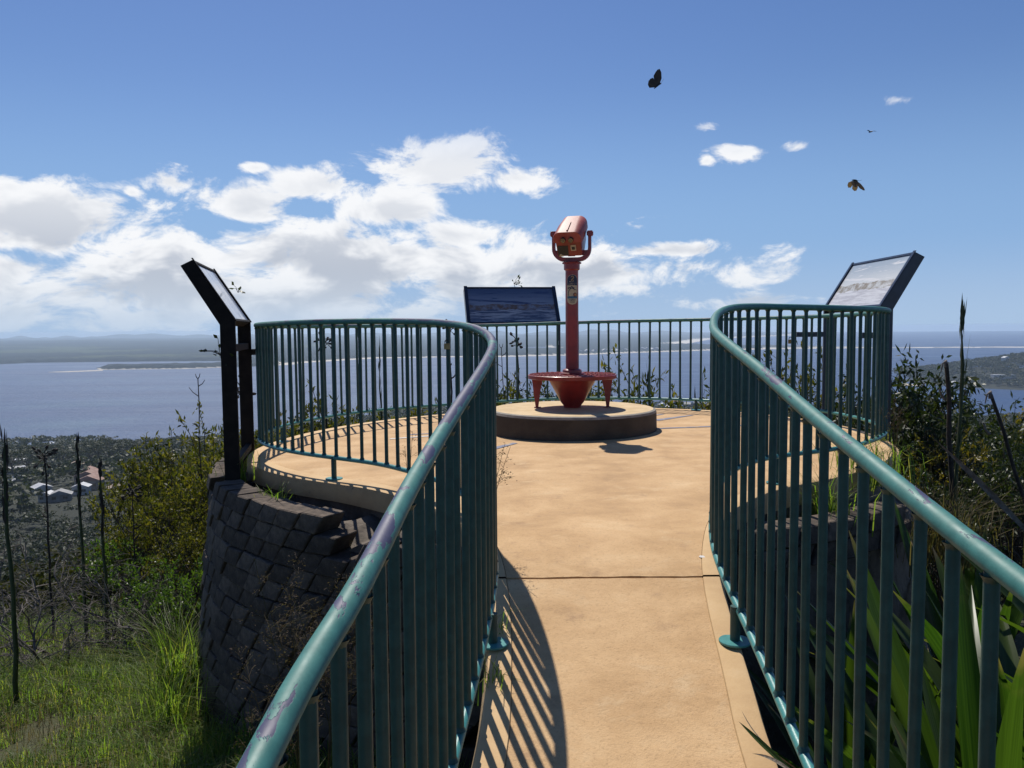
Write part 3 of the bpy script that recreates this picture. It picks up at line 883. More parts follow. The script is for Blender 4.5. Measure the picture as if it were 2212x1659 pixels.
def make_telescope():
    root = tag(empty('coin_telescope', (PC.x, PC.y, PH + .006)), 'red coin-operated viewing telescope on a pillar with round step plate', 'telescope')
    ZP = .335                                  # top of step plate
    # inverted cone base
    MB().lathe([(.085, .0), (.088, .02), (.12, .06), (.245, ZP - .04), (.250, ZP - .028)], 40).build('cone_base', M['red'], root, 40)
    pl = MB().lathe([(.438, ZP - .040), (.445, ZP - .036), (.447, ZP - .004), (.442, ZP)], 64).build('step_plate', M['red'], root, 40)
    # tread lugs in concentric rows on the plate
    lug = MB().box((0, 0, .004), (.034, .026, .008), taper=.7).mesh('tread_lug', M['red_faded'])
    for j, r in enumerate((.175, .225, .275, .325, .375, .418)):
        nn = int(2 * math.pi * r / .062)
        for k_ in range(nn):
            a = 2 * math.pi * (k_ + .5 * (j % 2)) / nn
            o = put('tread_lug', lug, pl); o.location = (r * math.cos(a), r * math.sin(a), ZP - .0005); o.rotation_euler = (0, 0, a)
    # triangular legs
    for a in (0, math.pi, math.pi / 2):
        Mx = Matrix.Rotation(a, 4, 'Z') @ Matrix.Translation((0, .006, 0)) @ Matrix.Rotation(math.pi / 2, 4, 'X')
        leg = MB().prism([(.345, .0), (.372, .0), (.410, ZP - .036), (.295, ZP - .036), (.325, .16)], Mx, .012)
        lo = leg.build('leg', M['red'], root)
        Fx = Matrix.Rotation(a, 4, 'Z')
        MB().box(Fx @ Vector((.352, 0, .004)), (.07, .045, .008), Fx.to_3x3()).build('foot', M['red'], lo)
    # flange and pillar
    MB().lathe([(.122, ZP + .0005), (.125, ZP + .008), (.122, ZP + .016), (.098, ZP + .022), (.096, ZP + .044), (.086, ZP + .052), (.070, ZP + .060)], 40).build('flange', M['red'], root, 35)
    ZT = 1.455
    pil = MB().lathe([(.0655, ZP + .02), (.0655, ZT)], 40).build('pillar', M['red'], root, 40)
    MB().lathe([(.0655, ZT - .077), (.080, ZT - .066), (.081, ZT - .012), (.0955, ZT - .010), (.097, ZT + .002), (.090, ZT + .006), (.06, ZT + .008), (.058, ZT + .025)], 40).build('collar', M['red'], root, 30)
    # oval sticker wrapped round the pillar
    st = MB()
    zc, hw, hh = 1.185, .0575, .150
    def wrap(pts, lift, mi):
        V = []
        for (s, t) in pts:
            a = -math.pi / 2 + s / .0655
            V.append(Vector(((.0655 + lift) * math.cos(a), (.0655 + lift) * math.sin(a), zc + t)))
        return V
    def sheet_(f_lo, f_hi, t0, t1, lift, mi, nt=24, ns=8):
        V = []
        for i in range(nt + 1):
            t = t0 + (t1 - t0) * i / nt
            for k_ in range(ns + 1):
                s = f_lo(t) + (f_hi(t) - f_lo(t)) * k_ / ns
                V += wrap([(s, t)], lift, mi)
        st.add(V, [(i * (ns + 1) + k_, i * (ns + 1) + k_ + 1, (i + 1) * (ns + 1) + k_ + 1, (i + 1) * (ns + 1) + k_) for i in range(nt) for k_ in range(ns)], mi)
    def half(t, g=0.0):
        c = hh - hw
        if abs(t) <= c: return hw - g
        return math.sqrt(max(0.0, (hw - g) ** 2 - (abs(t) - c) ** 2))
    sheet_(lambda t: -half(t), lambda t: half(t), -hh, hh, .0008, 0, 48)
    sheet_(lambda t: -half(t, .004), lambda t: half(t, .004), .042, hh - .005, .0016, 1, 30)
    sheet_(lambda t: -half(t, .005), lambda t: half(t, .005), -.088, -.066, .0016, 3)
    def ribbon(pts, w_, lift, mi):
        V = []
        for i, p in enumerate(pts):
            q0, q1 = pts[max(i - 1, 0)], pts[min(i + 1, len(pts) - 1)]
            tx, ty = q1[0] - q0[0], q1[1] - q0[1]; l = math.hypot(tx, ty) or 1
            nx, ny = -ty / l * w_ / 2, tx / l * w_ / 2
            V += wrap([(p[0] + nx, p[1] + ny), (p[0] - nx, p[1] - ny)], lift, mi)
        st.add(V, [(2 * i, 2 * i + 1, 2 * i + 3, 2 * i + 2) for i in range(len(pts) - 1)], mi)
    def disc(cx_, cy_, r, lift, mi, n=18):
        V = wrap([(cx_, cy_)] + [(cx_ + r * math.cos(2 * math.pi * k_ / n), cy_ + r * math.sin(2 * math.pi * k_ / n)) for k_ in range(n)], lift, mi)
        st.add(V, [(0, 1 + k_, 1 + (k_ + 1) % n) for k_ in range(n)], mi)
    two = [(-.011 * math.cos(a) if True else 0, .122 + .011 * math.sin(a)) for a in np.linspace(.1, math.pi + .3, 10)]
    two += [(.004, .108), (-.006, .099), (-.012, .092), (.0125, .092)]
    ribbon(two, .0065, .0024, 2)
    ribbon([(-.022, .124), (-.018, .124)], .003, .0024, 2)
    # illegible small print stays as worn dashes
    for yy, xs in ((.079, [(-.030, -.014), (-.006, .002), (.010, .014)]), (.062, [(-.036, -.030), (-.020, .002), (.012, .018), (.036, .040)]), (.047, [(-.040, -.028), (-.022, .002), (.016, .022)])):
        for x0, x1 in xs:
            ribbon([(x0, yy), (x1, yy)], .005, .0024, 0)
    for yy, x0, x1 in ((-.098, -.034, .036), (-.111, -.030, .032), (-.124, -.024, .026)):
        k_ = x0
        while k_ < x1:
            k2 = min(x1, k_ + random.uniform(.008, .018)); ribbon([(k_, yy), (k2 - .003, yy)], .006, .0018, 1); k_ = k2
    # dark sweep of the bird drawing, and the round badge
    ribbon([(-.040, -.060), (-.043, -.035), (-.036, -.010), (-.022, .006), (-.004, .013), (.012, .008), (.024, -.002)], .007, .002, 1)
    ribbon([(-.045, .010), (-.034, .020), (-.020, .016), (-.006, .030), (.006, .020), (.018, .012)], .012, .0022, 1)
    ribbon([(.022, -.004), (.034, .002), (.044, -.006)], .005, .0022, 1)
    disc(.028, -.050, .021, .0024, 1); disc(.028, -.050, .0165, .0030, 4); disc(.028, -.050, .006, .0036, 2)
    st.build('sticker', [M['cream'], M['navy'], M['gold'], M['seablue'], M['orange']], pil, 60)
    # yoke, head turned a little and pointing up and away
    yaw = rad(-17)
    Y0 = Matrix.Translation((0, 0, ZT)) @ Matrix.Rotation(rad(-9), 4, 'Z')
    out_, inn_ = [], []
    hwid, th, hgt, rr = .196, .032, .300, .125
    for sgn in (-1, 1):
        pass
    def uprof(w_, r, z0):
        pts = [(-w_, hgt)]
        for k_ in range(9):
            a = math.pi + (math.pi / 2) * k_ / 8
            pts.append((-w_ + r + r * math.cos(a), z0 + r + r * math.sin(a)))
        for k_ in range(9):
            a = 1.5 * math.pi + (math.pi / 2) * k_ / 8
            pts.append((w_ - r + r * math.cos(a), z0 + r + r * math.sin(a)))
        pts.append((w_, hgt))
        return pts
    po, pi_ = uprof(hwid, .125, .012), uprof(hwid - th, .10, .012 + th + .008)
    n = len(po); V = []
    for yy in (-.034, .034):
        V += [Y0 @ Vector((x, yy, z)) for x, z in po] + [Y0 @ Vector((x, yy, z)) for x, z in pi_]
    fs = []
    for b in (0, 2 * n):
        fs += [(b + i, b + i + 1, b + n + i + 1, b + n + i) for i in range(n - 1)]
    fs += [(i, i + 1, 2 * n + i + 1, 2 * n + i) for i in range(n - 1)] + [(n + i, n + i + 1, 3 * n + i + 1, 3 * n + i) for i in range(n - 1)]
    fs += [(0, n, 3 * n, 2 * n), (n - 1, 2 * n - 1, 4 * n - 1, 3 * n - 1)]
    yk = MB().add(V, fs)
    for sx in (-1, 1):                           # stops inside the bend, pivot bosses
        yk.box(Y0 @ Vector((sx * .132, 0, .098)), (.062, .05, .05), Y0.to_3x3())
        yk.box(Y0 @ Vector((sx * .183, 0, hgt - .012)), (.05, .085, .05), Y0.to_3x3())
        yk.tube([Y0 @ Vector((sx * .150, 0, hgt - .012)), Y0 @ Vector((sx * .215, 0, hgt - .012))], .02, 14)
    yk.build('yoke', M['red'], root, 35, bevel=.003)
    # head: rounded hood over a narrower box
    H0 = Matrix.Translation((0, 0, ZT + hgt - .012)) @ Matrix.Rotation(yaw, 4, 'Z') @ Matrix.Rotation(rad(27), 4, 'X')
    def section(w_, zb, zt, r, n_=8, bulge=0.0):
        pts = [(-w_, zb)]
        for k_ in range(n_ + 1):
            a = math.pi - (math.pi / 2) * k_ / n_
            pts.append((-w_ + r + r * math.cos(a), zt - r + r * math.sin(a)))
        for k_ in range(n_ + 1):
            a = math.pi / 2 - (math.pi / 2) * k_ / n_
            pts.append((w_ - r + r * math.cos(a), zt - r + r * math.sin(a)))
        pts.append((w_, zb))
        return pts
    def loft(secs, ys, mb):
        n_ = len(secs[0]); V = [Vector((x, y, z)) for sct, y in zip(secs, ys) for x, z in sct]
        fs_ = [(i * n_ + k_, i * n_ + (k_ + 1) % n_, (i + 1) * n_ + (k_ + 1) % n_, (i + 1) * n_ + k_) for i in range(len(secs) - 1) for k_ in range(n_)]
        fs_ += [tuple(range(n_ - 1, -1, -1)), tuple((len(secs) - 1) * n_ + k_ for k_ in range(n_))]
        mb.add(V, fs_); return mb
    body = loft([[(-.122, -.165), (-.130, .03), (.130, .03), (.122, -.165)], [(-.126, -.165), (-.132, .03), (.132, .03), (.126, -.165)], [(-.105, -.130), (-.116, .03), (.116, .03), (.105, -.130)]], [-.180, -.06, .16], MB())
    hd = body.build('head', M['red'], root, 30, bevel=.008)
    hd.matrix_local = H0
    hood = loft([section(.140, -.010, .098, .07), section(.143, -.012, .100, .07), section(.140, -.012, .118, .078), section(.128, -.010, .118, .075), section(.124, -.008, .110, .07)],
                [-.215, -.205, 0, .19, .20], MB())
    hood.build('hood', M['red_faded'], hd, 35)
    MB().box((.0, -.09, .1135), (.011, .20, .012), Matrix.Rotation(rad(4.5), 3, 'X')).build('ridge', M['red_faded'], hd)
    # front details on the eyepiece face
    fy = -.181
    face = Matrix.Rotation(math.pi / 2, 4, 'X')
    for sx in (-.040, .038):
        e = MB().tube([(sx, -.212, .020), (sx, -.238, .020)], .026, 20, mi=0)
        e.tube([(sx, -.2365, .020), (sx, -.2395, .020)], .0155, 18, mi=1)
        e.tube([(sx + .019 * math.cos(a), -.238, .020 + .019 * math.sin(a)) for a in np.linspace(0, 2 * math.pi, 19)], .0028, 6, mi=2)
        e.build('eyepiece', [M['black'], M['lens'], M['brass']], hd, 40)
    MB().box((-.062, fy - .002, -.105), (.105, .006, .100)).build('coin_box', M['black'], hd)
    cp = MB().box((.045, fy - .003, -.078), (.052, .006, .058), mi=0)
    cp.box((.045, fy - .007, -.080), (.032, .004, .030), mi=1)
    cp.build('coin_plate', [M['cream'], M['black']], hd)
    MB().prism([(-.105, -.165), (-.062, -.163), (-.060, -.148), (-.075, -.146), (-.080, -.136), (-.098, -.140)], Matrix.Translation((0, fy - .006, 0)) @ face, .0015).build('torn_label', M['cream'], hd)
    MB().box((.01, -.10, -.172), (.07, .10, .016)).build('latch', M['black'], hd)
make_telescope()

# ------------------------------------------------------------------ interpretive signs
def make_sign(A, B, zb, z0, dz, do, steel, prnt, label, ties=(), bars=False):
    A, B = Vector((A[0], A[1], 0)), Vector((B[0], B[1], 0))
    t = (B - A); W = t.length; t.normalize()
    o = Vector((t.y, -t.x, 0))
    c = (A + B) / 2
    if (c + o - Vector((.5, 7.7, 0))).length < (c - Vector((.5, 7.7, 0))).length:
        o = -o
    root = tag(empty('information_sign', (A + B) / 2), label, 'sign')
    root.location.z = z0
    off = Matrix.Translation(-root.location)
    up = Vector((0, 0, 1))
    prof = [(0, z0), (0, zb), (do, zb + dz), (do + .088, zb + dz - .045), (.115, zb - .03), (.115, z0)]
    def prism(base, th, name, poly=prof, mat=None, bev=.003):
        # poly in (outward, up), extruded along the sign's length
        Mx = Matrix.Identity(4)
        Mx.col[0][:3] = o; Mx.col[1][:3] = up; Mx.col[2][:3] = t; Mx.col[3][:3] = base
        return MB().prism(poly, off @ Mx, th).build(name, mat or steel, root, None, bevel=bev)
    inc = Vector((do, dz)).normalized(); nrm = Vector((-inc.y, inc.x))      # inward and up
    L = math.hypot(do, dz)
    def P(s, h): return (inc.x * s + nrm.x * h, zb + inc.y * s + nrm.y * h)
    for base in (A, B - t * .03):
        prism(base, .03, 'leg')
    for base, w_ in ((A - t * .004, .046), (B - t * .042, .046)):              # front flanges
        prism(base, w_, 'flange', [P(-.004, .001), P(L + .014, .001), P(L + .014, .010), P(-.004, .010)], bev=.002)
    prism(A + t * .031, W - .062, 'top_bar', [P(L - .022, -.070), P(L + .003, -.070), P(L + .003, .004), P(L - .022, .004)])
    prism(A + t * .031, W - .062, 'bottom_bar', [P(.0, -.075), P(.022, -.075), P(.022, .004), P(.0, .004)])
    prism(A + t * .031, W - .062, 'back_panel', [P(.023, -.073), P(L - .023, -.073), P(L - .023, -.066), P(.023, -.066)])
    # printed board with its own picture; one has painted-in glare instead
    def wp(s, h, k_):
        q = P(s, h); return off @ (A + t * k_ + o * q[0] + up * q[1])
    s0, s1, k0, k1 = .023, L - .023, .043, W - .043
    V = [wp(s0, -.006, k0), wp(s0, -.006, k1), wp(s1, -.006, k1), wp(s1, -.006, k0), wp(s0, -.014, k0), wp(s0, -.014, k1), wp(s1, -.014, k1), wp(s1, -.014, k0)]
    side = 1 if o.cross(t).z > 0 else 0
    uv = [(0, 0), (1, 0), (1, 1), (0, 1)]
    if t.dot(Vector((1, 0, 0))) < -.05 or (abs(t.x) < .3 and o.x > 0):
        uv = [(1 - a, b) for a, b in uv]
    z4 = [(0, 0)] * 4
    MB().add(V, [(0, 1, 2, 3), (7, 6, 5, 4), (0, 4, 5, 1), (1, 5, 6, 2), (2, 6, 7, 3), (3, 7, 4, 0)], 0, [uv, z4, z4, z4, z4, z4]).build('board', prnt, root)
    for zz in ((zb - .245, z0 + .10) if bars else (z0 + .05,)):
        prism(A + t * .031, W - .062, 'cross_bar', [(.02, zz), (.07, zz), (.07, zz + .055), (.02, zz + .055)])
    for k_, ln in ties:                             # brackets that tie the legs to the railing
        base = A + t * k_
        prism(base, .02, 'bracket', [(-ln, zb - .30), (0.001, zb - .30), (.001, zb - .245), (-ln, zb - .245)])
    return root
make_sign((-2.16, 6.30), (-2.40, 7.42), 1.11, -.16, .470, .300, M['brown_steel'], M['painted_glare'], 'dark steel information sign with pale glaring panel above the block wall', [(1.08, .10)], True)
make_sign((-.58, 10.62), (.66, 10.86), 1.105, -.20, .49, .30, M['navy_steel'], M['print_dark'], 'navy framed information sign with dark panorama behind the far railing', [(.02, .10), (1.215, .10)])
make_sign((3.46, 7.55), (3.46, 8.95), 1.21, -.25, .50, .31, M['navy_steel'], M['print_white'], 'navy framed information sign with bleached white picture and brown hills', [(1.365, .30), (.02, .16)])

def padlock(loc, s, label, body):
    root = tag(empty('padlock', loc), label, 'padlock', None)
    MB().box((0, 0, -.018 * s), (.034 * s, .016 * s, .036 * s)).build('body', body, root, None, bevel=.002)
    MB().tube([(.012 * s * math.cos(a), 0, .004 * s + .016 * s * math.sin(a)) for a in np.linspace(0, math.pi, 9)], .003 * s, 6, mi=0).build('shackle', M['black'], root, 40)
p_ = at(1752, 733, 8.92)
padlock((3.10, 8.95, p_.z), 1.3, 'brass padlock hanging from the sign bracket on the railing', M['brass'])
padlock((rail_x(-1, 4.86) - .02, 4.86, at(1026, 741, 4.86).z), 1.0, 'small brass padlock clipped among the teal pickets', M['brass'])

# ------------------------------------------------------------------ retaining wall of stepped blocks
WC = Vector((.5, 7.7, 0))
def make_wall():
    root = tag(empty('retaining_wall', (WC.x, WC.y, -2.2)), 'curved dark retaining wall of slanted concrete blocks below the deck', 'wall')
    zoff = 2.2
    variants = []
    for k_ in range(5):
        r_ = random.Random(40 + k_)
        w_, h, d, sh = .198, .116, .20, -.6
        V = []
        for (x, y, z) in [(sx * w_ / 2, yy, zz) for zz in (0, h) for yy in (-d, 0) for sx in (-1, 1)]:
            x += sh * (z - h / 2)
            V.append((x + r_.uniform(-.006, .006), y + r_.uniform(-.008, .008) + (.020 if z == 0 and y == 0 else 0), z + r_.uniform(-.005, .005)))
        m_ = MB().add(V, [(0, 2, 3, 1), (4, 5, 7, 6), (0, 1, 5, 4), (2, 6, 7, 3), (0, 4, 6, 2), (1, 3, 7, 5)])
        me = m_.mesh('block', [M['block'], M['block2']][k_ % 2])
        bm = bmesh.new(); bm.from_mesh(me)
        bmesh.ops.bevel(bm, geom=list(bm.edges), offset=.007, segments=1, affect='EDGES')
        bm.to_mesh(me); bm.free()
        variants.append(me)
    def place(phi, R_, z, jit=1.0):
        o = put('block', random.choice(variants), root)
        rr = R_ + random.uniform(-.014, .014) * jit
        o.location = (rr * math.cos(phi), rr * math.sin(phi), z + zoff)
        # local +y points outward, local +x along increasing angle
        o.rotation_euler = (rad(random.uniform(-2, 2)), rad(random.uniform(-1.5, 1.5)), phi - math.pi / 2 + rad(random.uniform(-1.6, 1.6)))
    ch = .124
    for k_ in range(14):
        R_ = 3.20 + .012 * k_
        step = .209 / R_
        ph = rad(183) - k_ * (.6 * ch) / R_ + random.uniform(-.004, .004)
        while ph < rad(258):
            top = -.13 - ch * (k_ + 1)
            deg = math.degrees(ph)
            skip = (k_ == 0 and deg > 237) or (k_ == 1 and 239.5 < deg < 243.5) or (k_ == 0 and 205 < deg < 207)
            if deg > 182 and not skip:
                place(ph, R_, top)
            ph += step
    for k_ in range(2):
        R_ = 3.20 + .012 * k_
        ph = rad(283) + (k_ % 2) * .03
        while ph < rad(312):
            place(ph, R_, -.16 - ch * (k_ + 1)); ph += .212 / R_
    n = 90
    prof = [(2.6, -.30), (2.95, -.31), (3.06, -.36), (3.08, -.9), (3.24, -2.4), (3.26, -3.0)]
    V, fs = [], []
    a0, a1 = rad(172), rad(340)
    for i, (r, z) in enumerate(prof):
        for k_ in range(n + 1):
            a = a0 + (a1 - a0) * k_ / n
            low = .28 if (rad(266) < a < rad(281)) and i < 4 else 0
            V.append(((r - low * .3) * math.cos(a), (r - low * .3) * math.sin(a), z + zoff - low + .05 * math.sin(a * 37 + i) * (i < 3)))
    for i in range(len(prof) - 1):
        for k_ in range(n):
            fs.append((i * (n + 1) + k_, i * (n + 1) + k_ + 1, (i + 1) * (n + 1) + k_ + 1, (i + 1) * (n + 1) + k_))
    MB().add(V, fs).build('backfill', M['under'], root, 60)
make_wall()
# loose rubble wedged on top of the wall beside the sign
for i, (deg, r, z, s_) in enumerate([(196, 3.08, -.17, .11), (201, 3.02, -.20, .13), (207, 3.06, -.20, .10), (213, 2.99, -.22, .09)]):
    r_ = random.Random(i)
    bm = bmesh.new(); bmesh.ops.create_icosphere(bm, subdivisions=2, radius=s_)
    for v in bm.verts:
        v.co *= r_.uniform(.8, 1.12); v.co.z *= .6
    me = bpy.data.meshes.new('stone'); bm.to_mesh(me); bm.free(); me.materials.append(M['block2'])
    o = put('stone', me); o.location = (WC.x + r * math.cos(rad(deg)), WC.y + r * math.sin(rad(deg)), z)
    tag(o, 'rough loose stone lying on top of the block wall', 'stone', 'loose stones on the wall')

# ------------------------------------------------------------------ vegetation builders (numpy)
def unit(v):
    return v / np.maximum(np.linalg.norm(v, axis=-1, keepdims=True), 1e-9)

def rand_dirs(n, rng):
    return unit(rng.normal(size=(n, 3)))

def leaf_quads(P, D, Nn, L, W, fold=.12):
    D = unit(D); S = unit(np.cross(D, Nn)); Nn = np.cross(S, D)
    L = np.asarray(L)[:, None]; W = np.asarray(W)[:, None]
    mid = P + D * L * .45 - Nn * L * fold * .3
    V = np.stack([P, mid + S * W / 2 + Nn * W * fold, P + D * L - Nn * L * fold * .6, mid - S * W / 2 + Nn * W * fold], 1).reshape(-1, 3)
    n = len(P)
    return V, np.arange(n * 4).reshape(n, 4)

def branch_path(a, b, rng, wig, n=5):
    a, b = np.array(a), np.array(b)
    t = np.linspace(0, 1, n)[:, None]
    p = a + (b - a) * t
    l = np.linalg.norm(b - a)
    p[1:-1] += rng.normal(size=(n - 2, 3)) * wig * l
    p[:, 2] += np.sin(t[:, 0] * math.pi) * l * .06
    return p

def crown_shrub(seed, H, Rr, tips, per, ll, lw, droop=0.0, top=.35, spread=1.0):
    "returns leaf arrays and a branch mesh for a many-stemmed shrub of height H"
    rng = np.random.default_rng(seed)
    wood = MB()
    fork = []
    for s in range(3):
        a = rng.uniform(0, 6.28)
        f = np.array([math.cos(a) * Rr * .28, math.sin(a) * Rr * .28, H * rng.uniform(.28, .5)])
        p = branch_path((rng.normal() * .04, rng.normal() * .04, -.15), f, rng, .07)
        wood.tube(p, list(np.linspace(.028, .016, len(p)) * H / 2.4), 6)
        fork.append(f)
    P, D, Nn, L, W = [], [], [], [], []
    clumps = rng.normal(size=(9, 3)); clumps = unit(clumps); clumps[:, 2] = np.abs(clumps[:, 2])
    for i in range(tips):
        c = clumps[rng.integers(9)]
        d = unit(c * .75 + rng.normal(size=3) * .45)
        rr = rng.uniform(.55, 1.0) ** .6 * rng.uniform(.85, 1.08)
        tip = np.array([d[0] * Rr * rr * spread, d[1] * Rr * rr * spread, H * (top + (1 - top) * (d[2] * .5 + .5) * rr) - H * top * .5 * (d[2] < -.1)])
        f = fork[int(np.argmin([np.linalg.norm(tip - q) for q in fork]))]
        p = branch_path(f, tip, rng, .09, 5)
        if i % 2 == 0:
            wood.tube(p, list(np.linspace(.010, .0035, 5) * H / 2.4), 4, caps=False)
        bd = unit(p[-1] - p[-2] + np.array([0, 0, .35 - droop]) * np.linalg.norm(p[-1] - p[-2]))
        m = int(per * rng.uniform(.6, 1.35))
        t = rng.uniform(0, 1, m) ** 2
        base = p[-1] - (p[-1] - p[-2]) * t[:, None] + rng.normal(size=(m, 3)) * ll * .25
        dd = unit(bd * .45 + rng.normal(size=(m, 3)) * .6 + np.array([0, 0, -droop]))
        P.append(base); D.append(dd); Nn.append(unit(rng.normal(size=(m, 3)) * .7 + np.array([0, 0, 1.0])))
        L.append(ll * rng.uniform(.6, 1.25, m)); W.append(lw * rng.uniform(.7, 1.2, m))
    V, Q = leaf_quads(np.concatenate(P), np.concatenate(D), np.concatenate(Nn), np.concatenate(L), np.concatenate(W))
    return V, Q, wood

SHRUB = {}
def shrub_proto(kind, k_):
    key = (kind, k_)
    if key in SHRUB: return SHRUB[key]
    spec = {'yellow': dict(H=2.4, Rr=1.0, tips=170, per=18, ll=.085, lw=.030, mat='leaf_yellow'),
            'dark': dict(H=2.4, Rr=1.05, tips=230, per=20, ll=.095, lw=.030, mat='leaf_dark', droop=.5),
            'gold': dict(H=2.4, Rr=1.0, tips=130, per=20, ll=.07, lw=.026, mat='leaf_gold'),
            'bright': dict(H=2.4, Rr=1.3, tips=90, per=14, ll=.12, lw=.045, mat='leaf_bright')}[kind]
    mat = M[spec.pop('mat')]
    V, Q, wood = crown_shrub(100 + k_ * 7 + len(kind), **spec)
    SHRUB[key] = (np_mesh('foliage', V, Q, mat), wood.mesh('stem', M['bark'], 60))
    return SHRUB[key]

def shrub(px, py, D, wpx, kind, label, group, k_=None):
    top = at(px, py, D)
    x, y = top.x, top.y
    z0 = gz(x, y)
    H = max(.5, top.z - z0)
    w_ = wpx / F * D
    k_ = random.randrange(3) if k_ is None else k_
    fo, stm = shrub_proto(kind, k_)
    root = tag(empty('shrub', (x, y, z0), random.uniform(0, 6.28)), label, 'shrub', group)
    sz = H / {'yellow': 2.30, 'dark': 2.52, 'gold': 2.4, 'bright': 2.45}[kind]; sx = min(max(w_ / 2.0, sz * .72), sz * 1.4)
    root.scale = (sx, sx, sz)
    put('foliage', fo, root); put('stem', stm, root)
    return root

LS = ('yellow-green shrub on the slope between the block wall and the houses', 'shrubs on the slope below the block wall')
for a in [(505, 925, 12, 120), (432, 912, 14, 130), (360, 950, 13, 140), (470, 1000, 10.5, 150), (395, 1030, 10.5, 150), (330, 1050, 12, 140), (285, 1110, 11, 130), (452, 1100, 9.6, 130), (385, 1140, 9.2, 120), (300, 1000, 16, 120)]:
    shrub(*a, 'yellow', *LS)
BS = ('leafy shrub rising just behind the far side of the railing', 'shrubs behind the far railing')
for a in [(690, 862, 13, 110), (650, 885, 12.5, 90), (745, 885, 13, 90), (850, 893, 13.2, 100), (930, 888, 13.5, 80), (1090, 832, 13.5, 60), (1112, 850, 13, 110), (1345, 798, 14, 66), (1300, 832, 13.6, 80), (1385, 838, 13.8, 60), (1250, 852, 13.6, 60), (1532, 826, 14, 50)]:
    shrub(*a, 'yellow', *BS)
shrub(1152, 780, 14.5, 80, 'dark', 'airy dark-leaved shrub behind the railing beside the red pillar', None)
RG = 'dark bushes past the bleached sign'
for a, lab in [((1945, 742, 11, 70), 'slim dark bush rising beside the leg of the bleached sign'), ((2010, 835, 15, 170), 'dark glossy bush behind the broken dead stalk'),
               ((2112, 812, 14, 180), 'rounded dark bush below the pale headland building'), ((1990, 985, 9.5, 200), 'dark bush at the foot of the golden flowering bush'),
               ((2120, 985, 9.5, 210), 'dark glossy bush behind the upright sword-leaved lily'), ((2200, 960, 8.6, 160), 'dark bush under the leaning dead stalk'),
               ((2060, 1040, 8.2, 190), 'low dark bush between the golden bush and the lilies'), ((1945, 880, 10.5, 90), 'dark bush touching the railing below the bleached sign'),
               ((2175, 900, 11, 130), 'dark bush just in front of the golden bush by the leaning stalk'), ((2060, 900, 12, 140), 'dark bush between the broken stalk and the tall green spear'),
               ((1755, 822, 14, 90), 'dark bush behind the pickets beside the rounded yellow-green bush')]:
    shrub(*a, 'dark', lab, RG)
shrub(1700, 768, 14, 90, 'yellow', 'rounded yellow-green bush behind the pickets near the bleached sign', None, 1)
shrub(2042, 925, 9.8, 95, 'gold', 'golden flowering bush among the dark bushes', None, 0)
shrub(2192, 868, 16, 120, 'gold', 'golden bush beside the leaning dead stalk', None, 1)
GS = ('bright green leafy weed patch at the foot of the yellow shrubs', 'leafy weeds on the slope')
for a in [(372, 1188, 8.6, 110), (300, 1180, 9.4, 100), (330, 1235, 8.0, 90), (420, 1210, 8.0, 70), (240, 1150, 10.5, 100)]:
    shrub(*a, 'bright', *GS)

# dead twiggy shrubs
def dead_proto(seed):
    rng = np.random.default_rng(seed); mb = MB()
    def grow(p, d, l, r, depth):
        n = 4
        pts = [p]
        for i in range(n):
            d = unit(d + rng.normal(size=3) * .22 + np.array([0, 0, -.05 * depth]))
            pts.append(pts[-1] + d * l / n)
        mb.tube(pts, list(np.linspace(r, r * .6, n + 1)), 4 if depth else 6, caps=False)
        if depth < 4:
            for _ in range(rng.integers(2, 4) + (depth == 0) * 5 + (depth == 1)):
                k_ = rng.integers(1, n + 1)
                grow(pts[k_], unit(d + rng.normal(size=3) * .75), l * rng.uniform(.5, .8), r * .55, depth + 1)
    grow(np.array([0, 0, -.1]), np.array([0, 0, 1.0]), .70, .016, 0)
    return mb.mesh('branches', M['twig'], 60)
DP = [dead_proto(s) for s in (3, 8, 15)]
for i, (px, py, D) in enumerate([(90, 1110, 8.5), (190, 1090, 9.0), (285, 1120, 9.2), (30, 1130, 7.6), (150, 1150, 7.9), (250, 1160, 8.3), (110, 1080, 11), (235, 1085, 11), (25, 1110, 10), (345, 1160, 9.0), (60, 1190, 7.2), (300, 1215, 8.0), (205, 1200, 8.2)]):
    t_ = at(px, py, D); z0 = gz(t_.x, t_.y)
    o = put('dead_shrub', DP[i % 3]); o.location = (t_.x, t_.y, z0)
    s_ = max(.5, (t_.z - z0) / 1.45); o.scale = (s_ * 1.15, s_ * 1.15, s_); o.rotation_euler = (0, 0, i * 1.7)
    tag(o, 'bare grey twiggy shrub tangled above the grassy slope', 'dead shrub', 'dead twiggy shrubs on the slope')

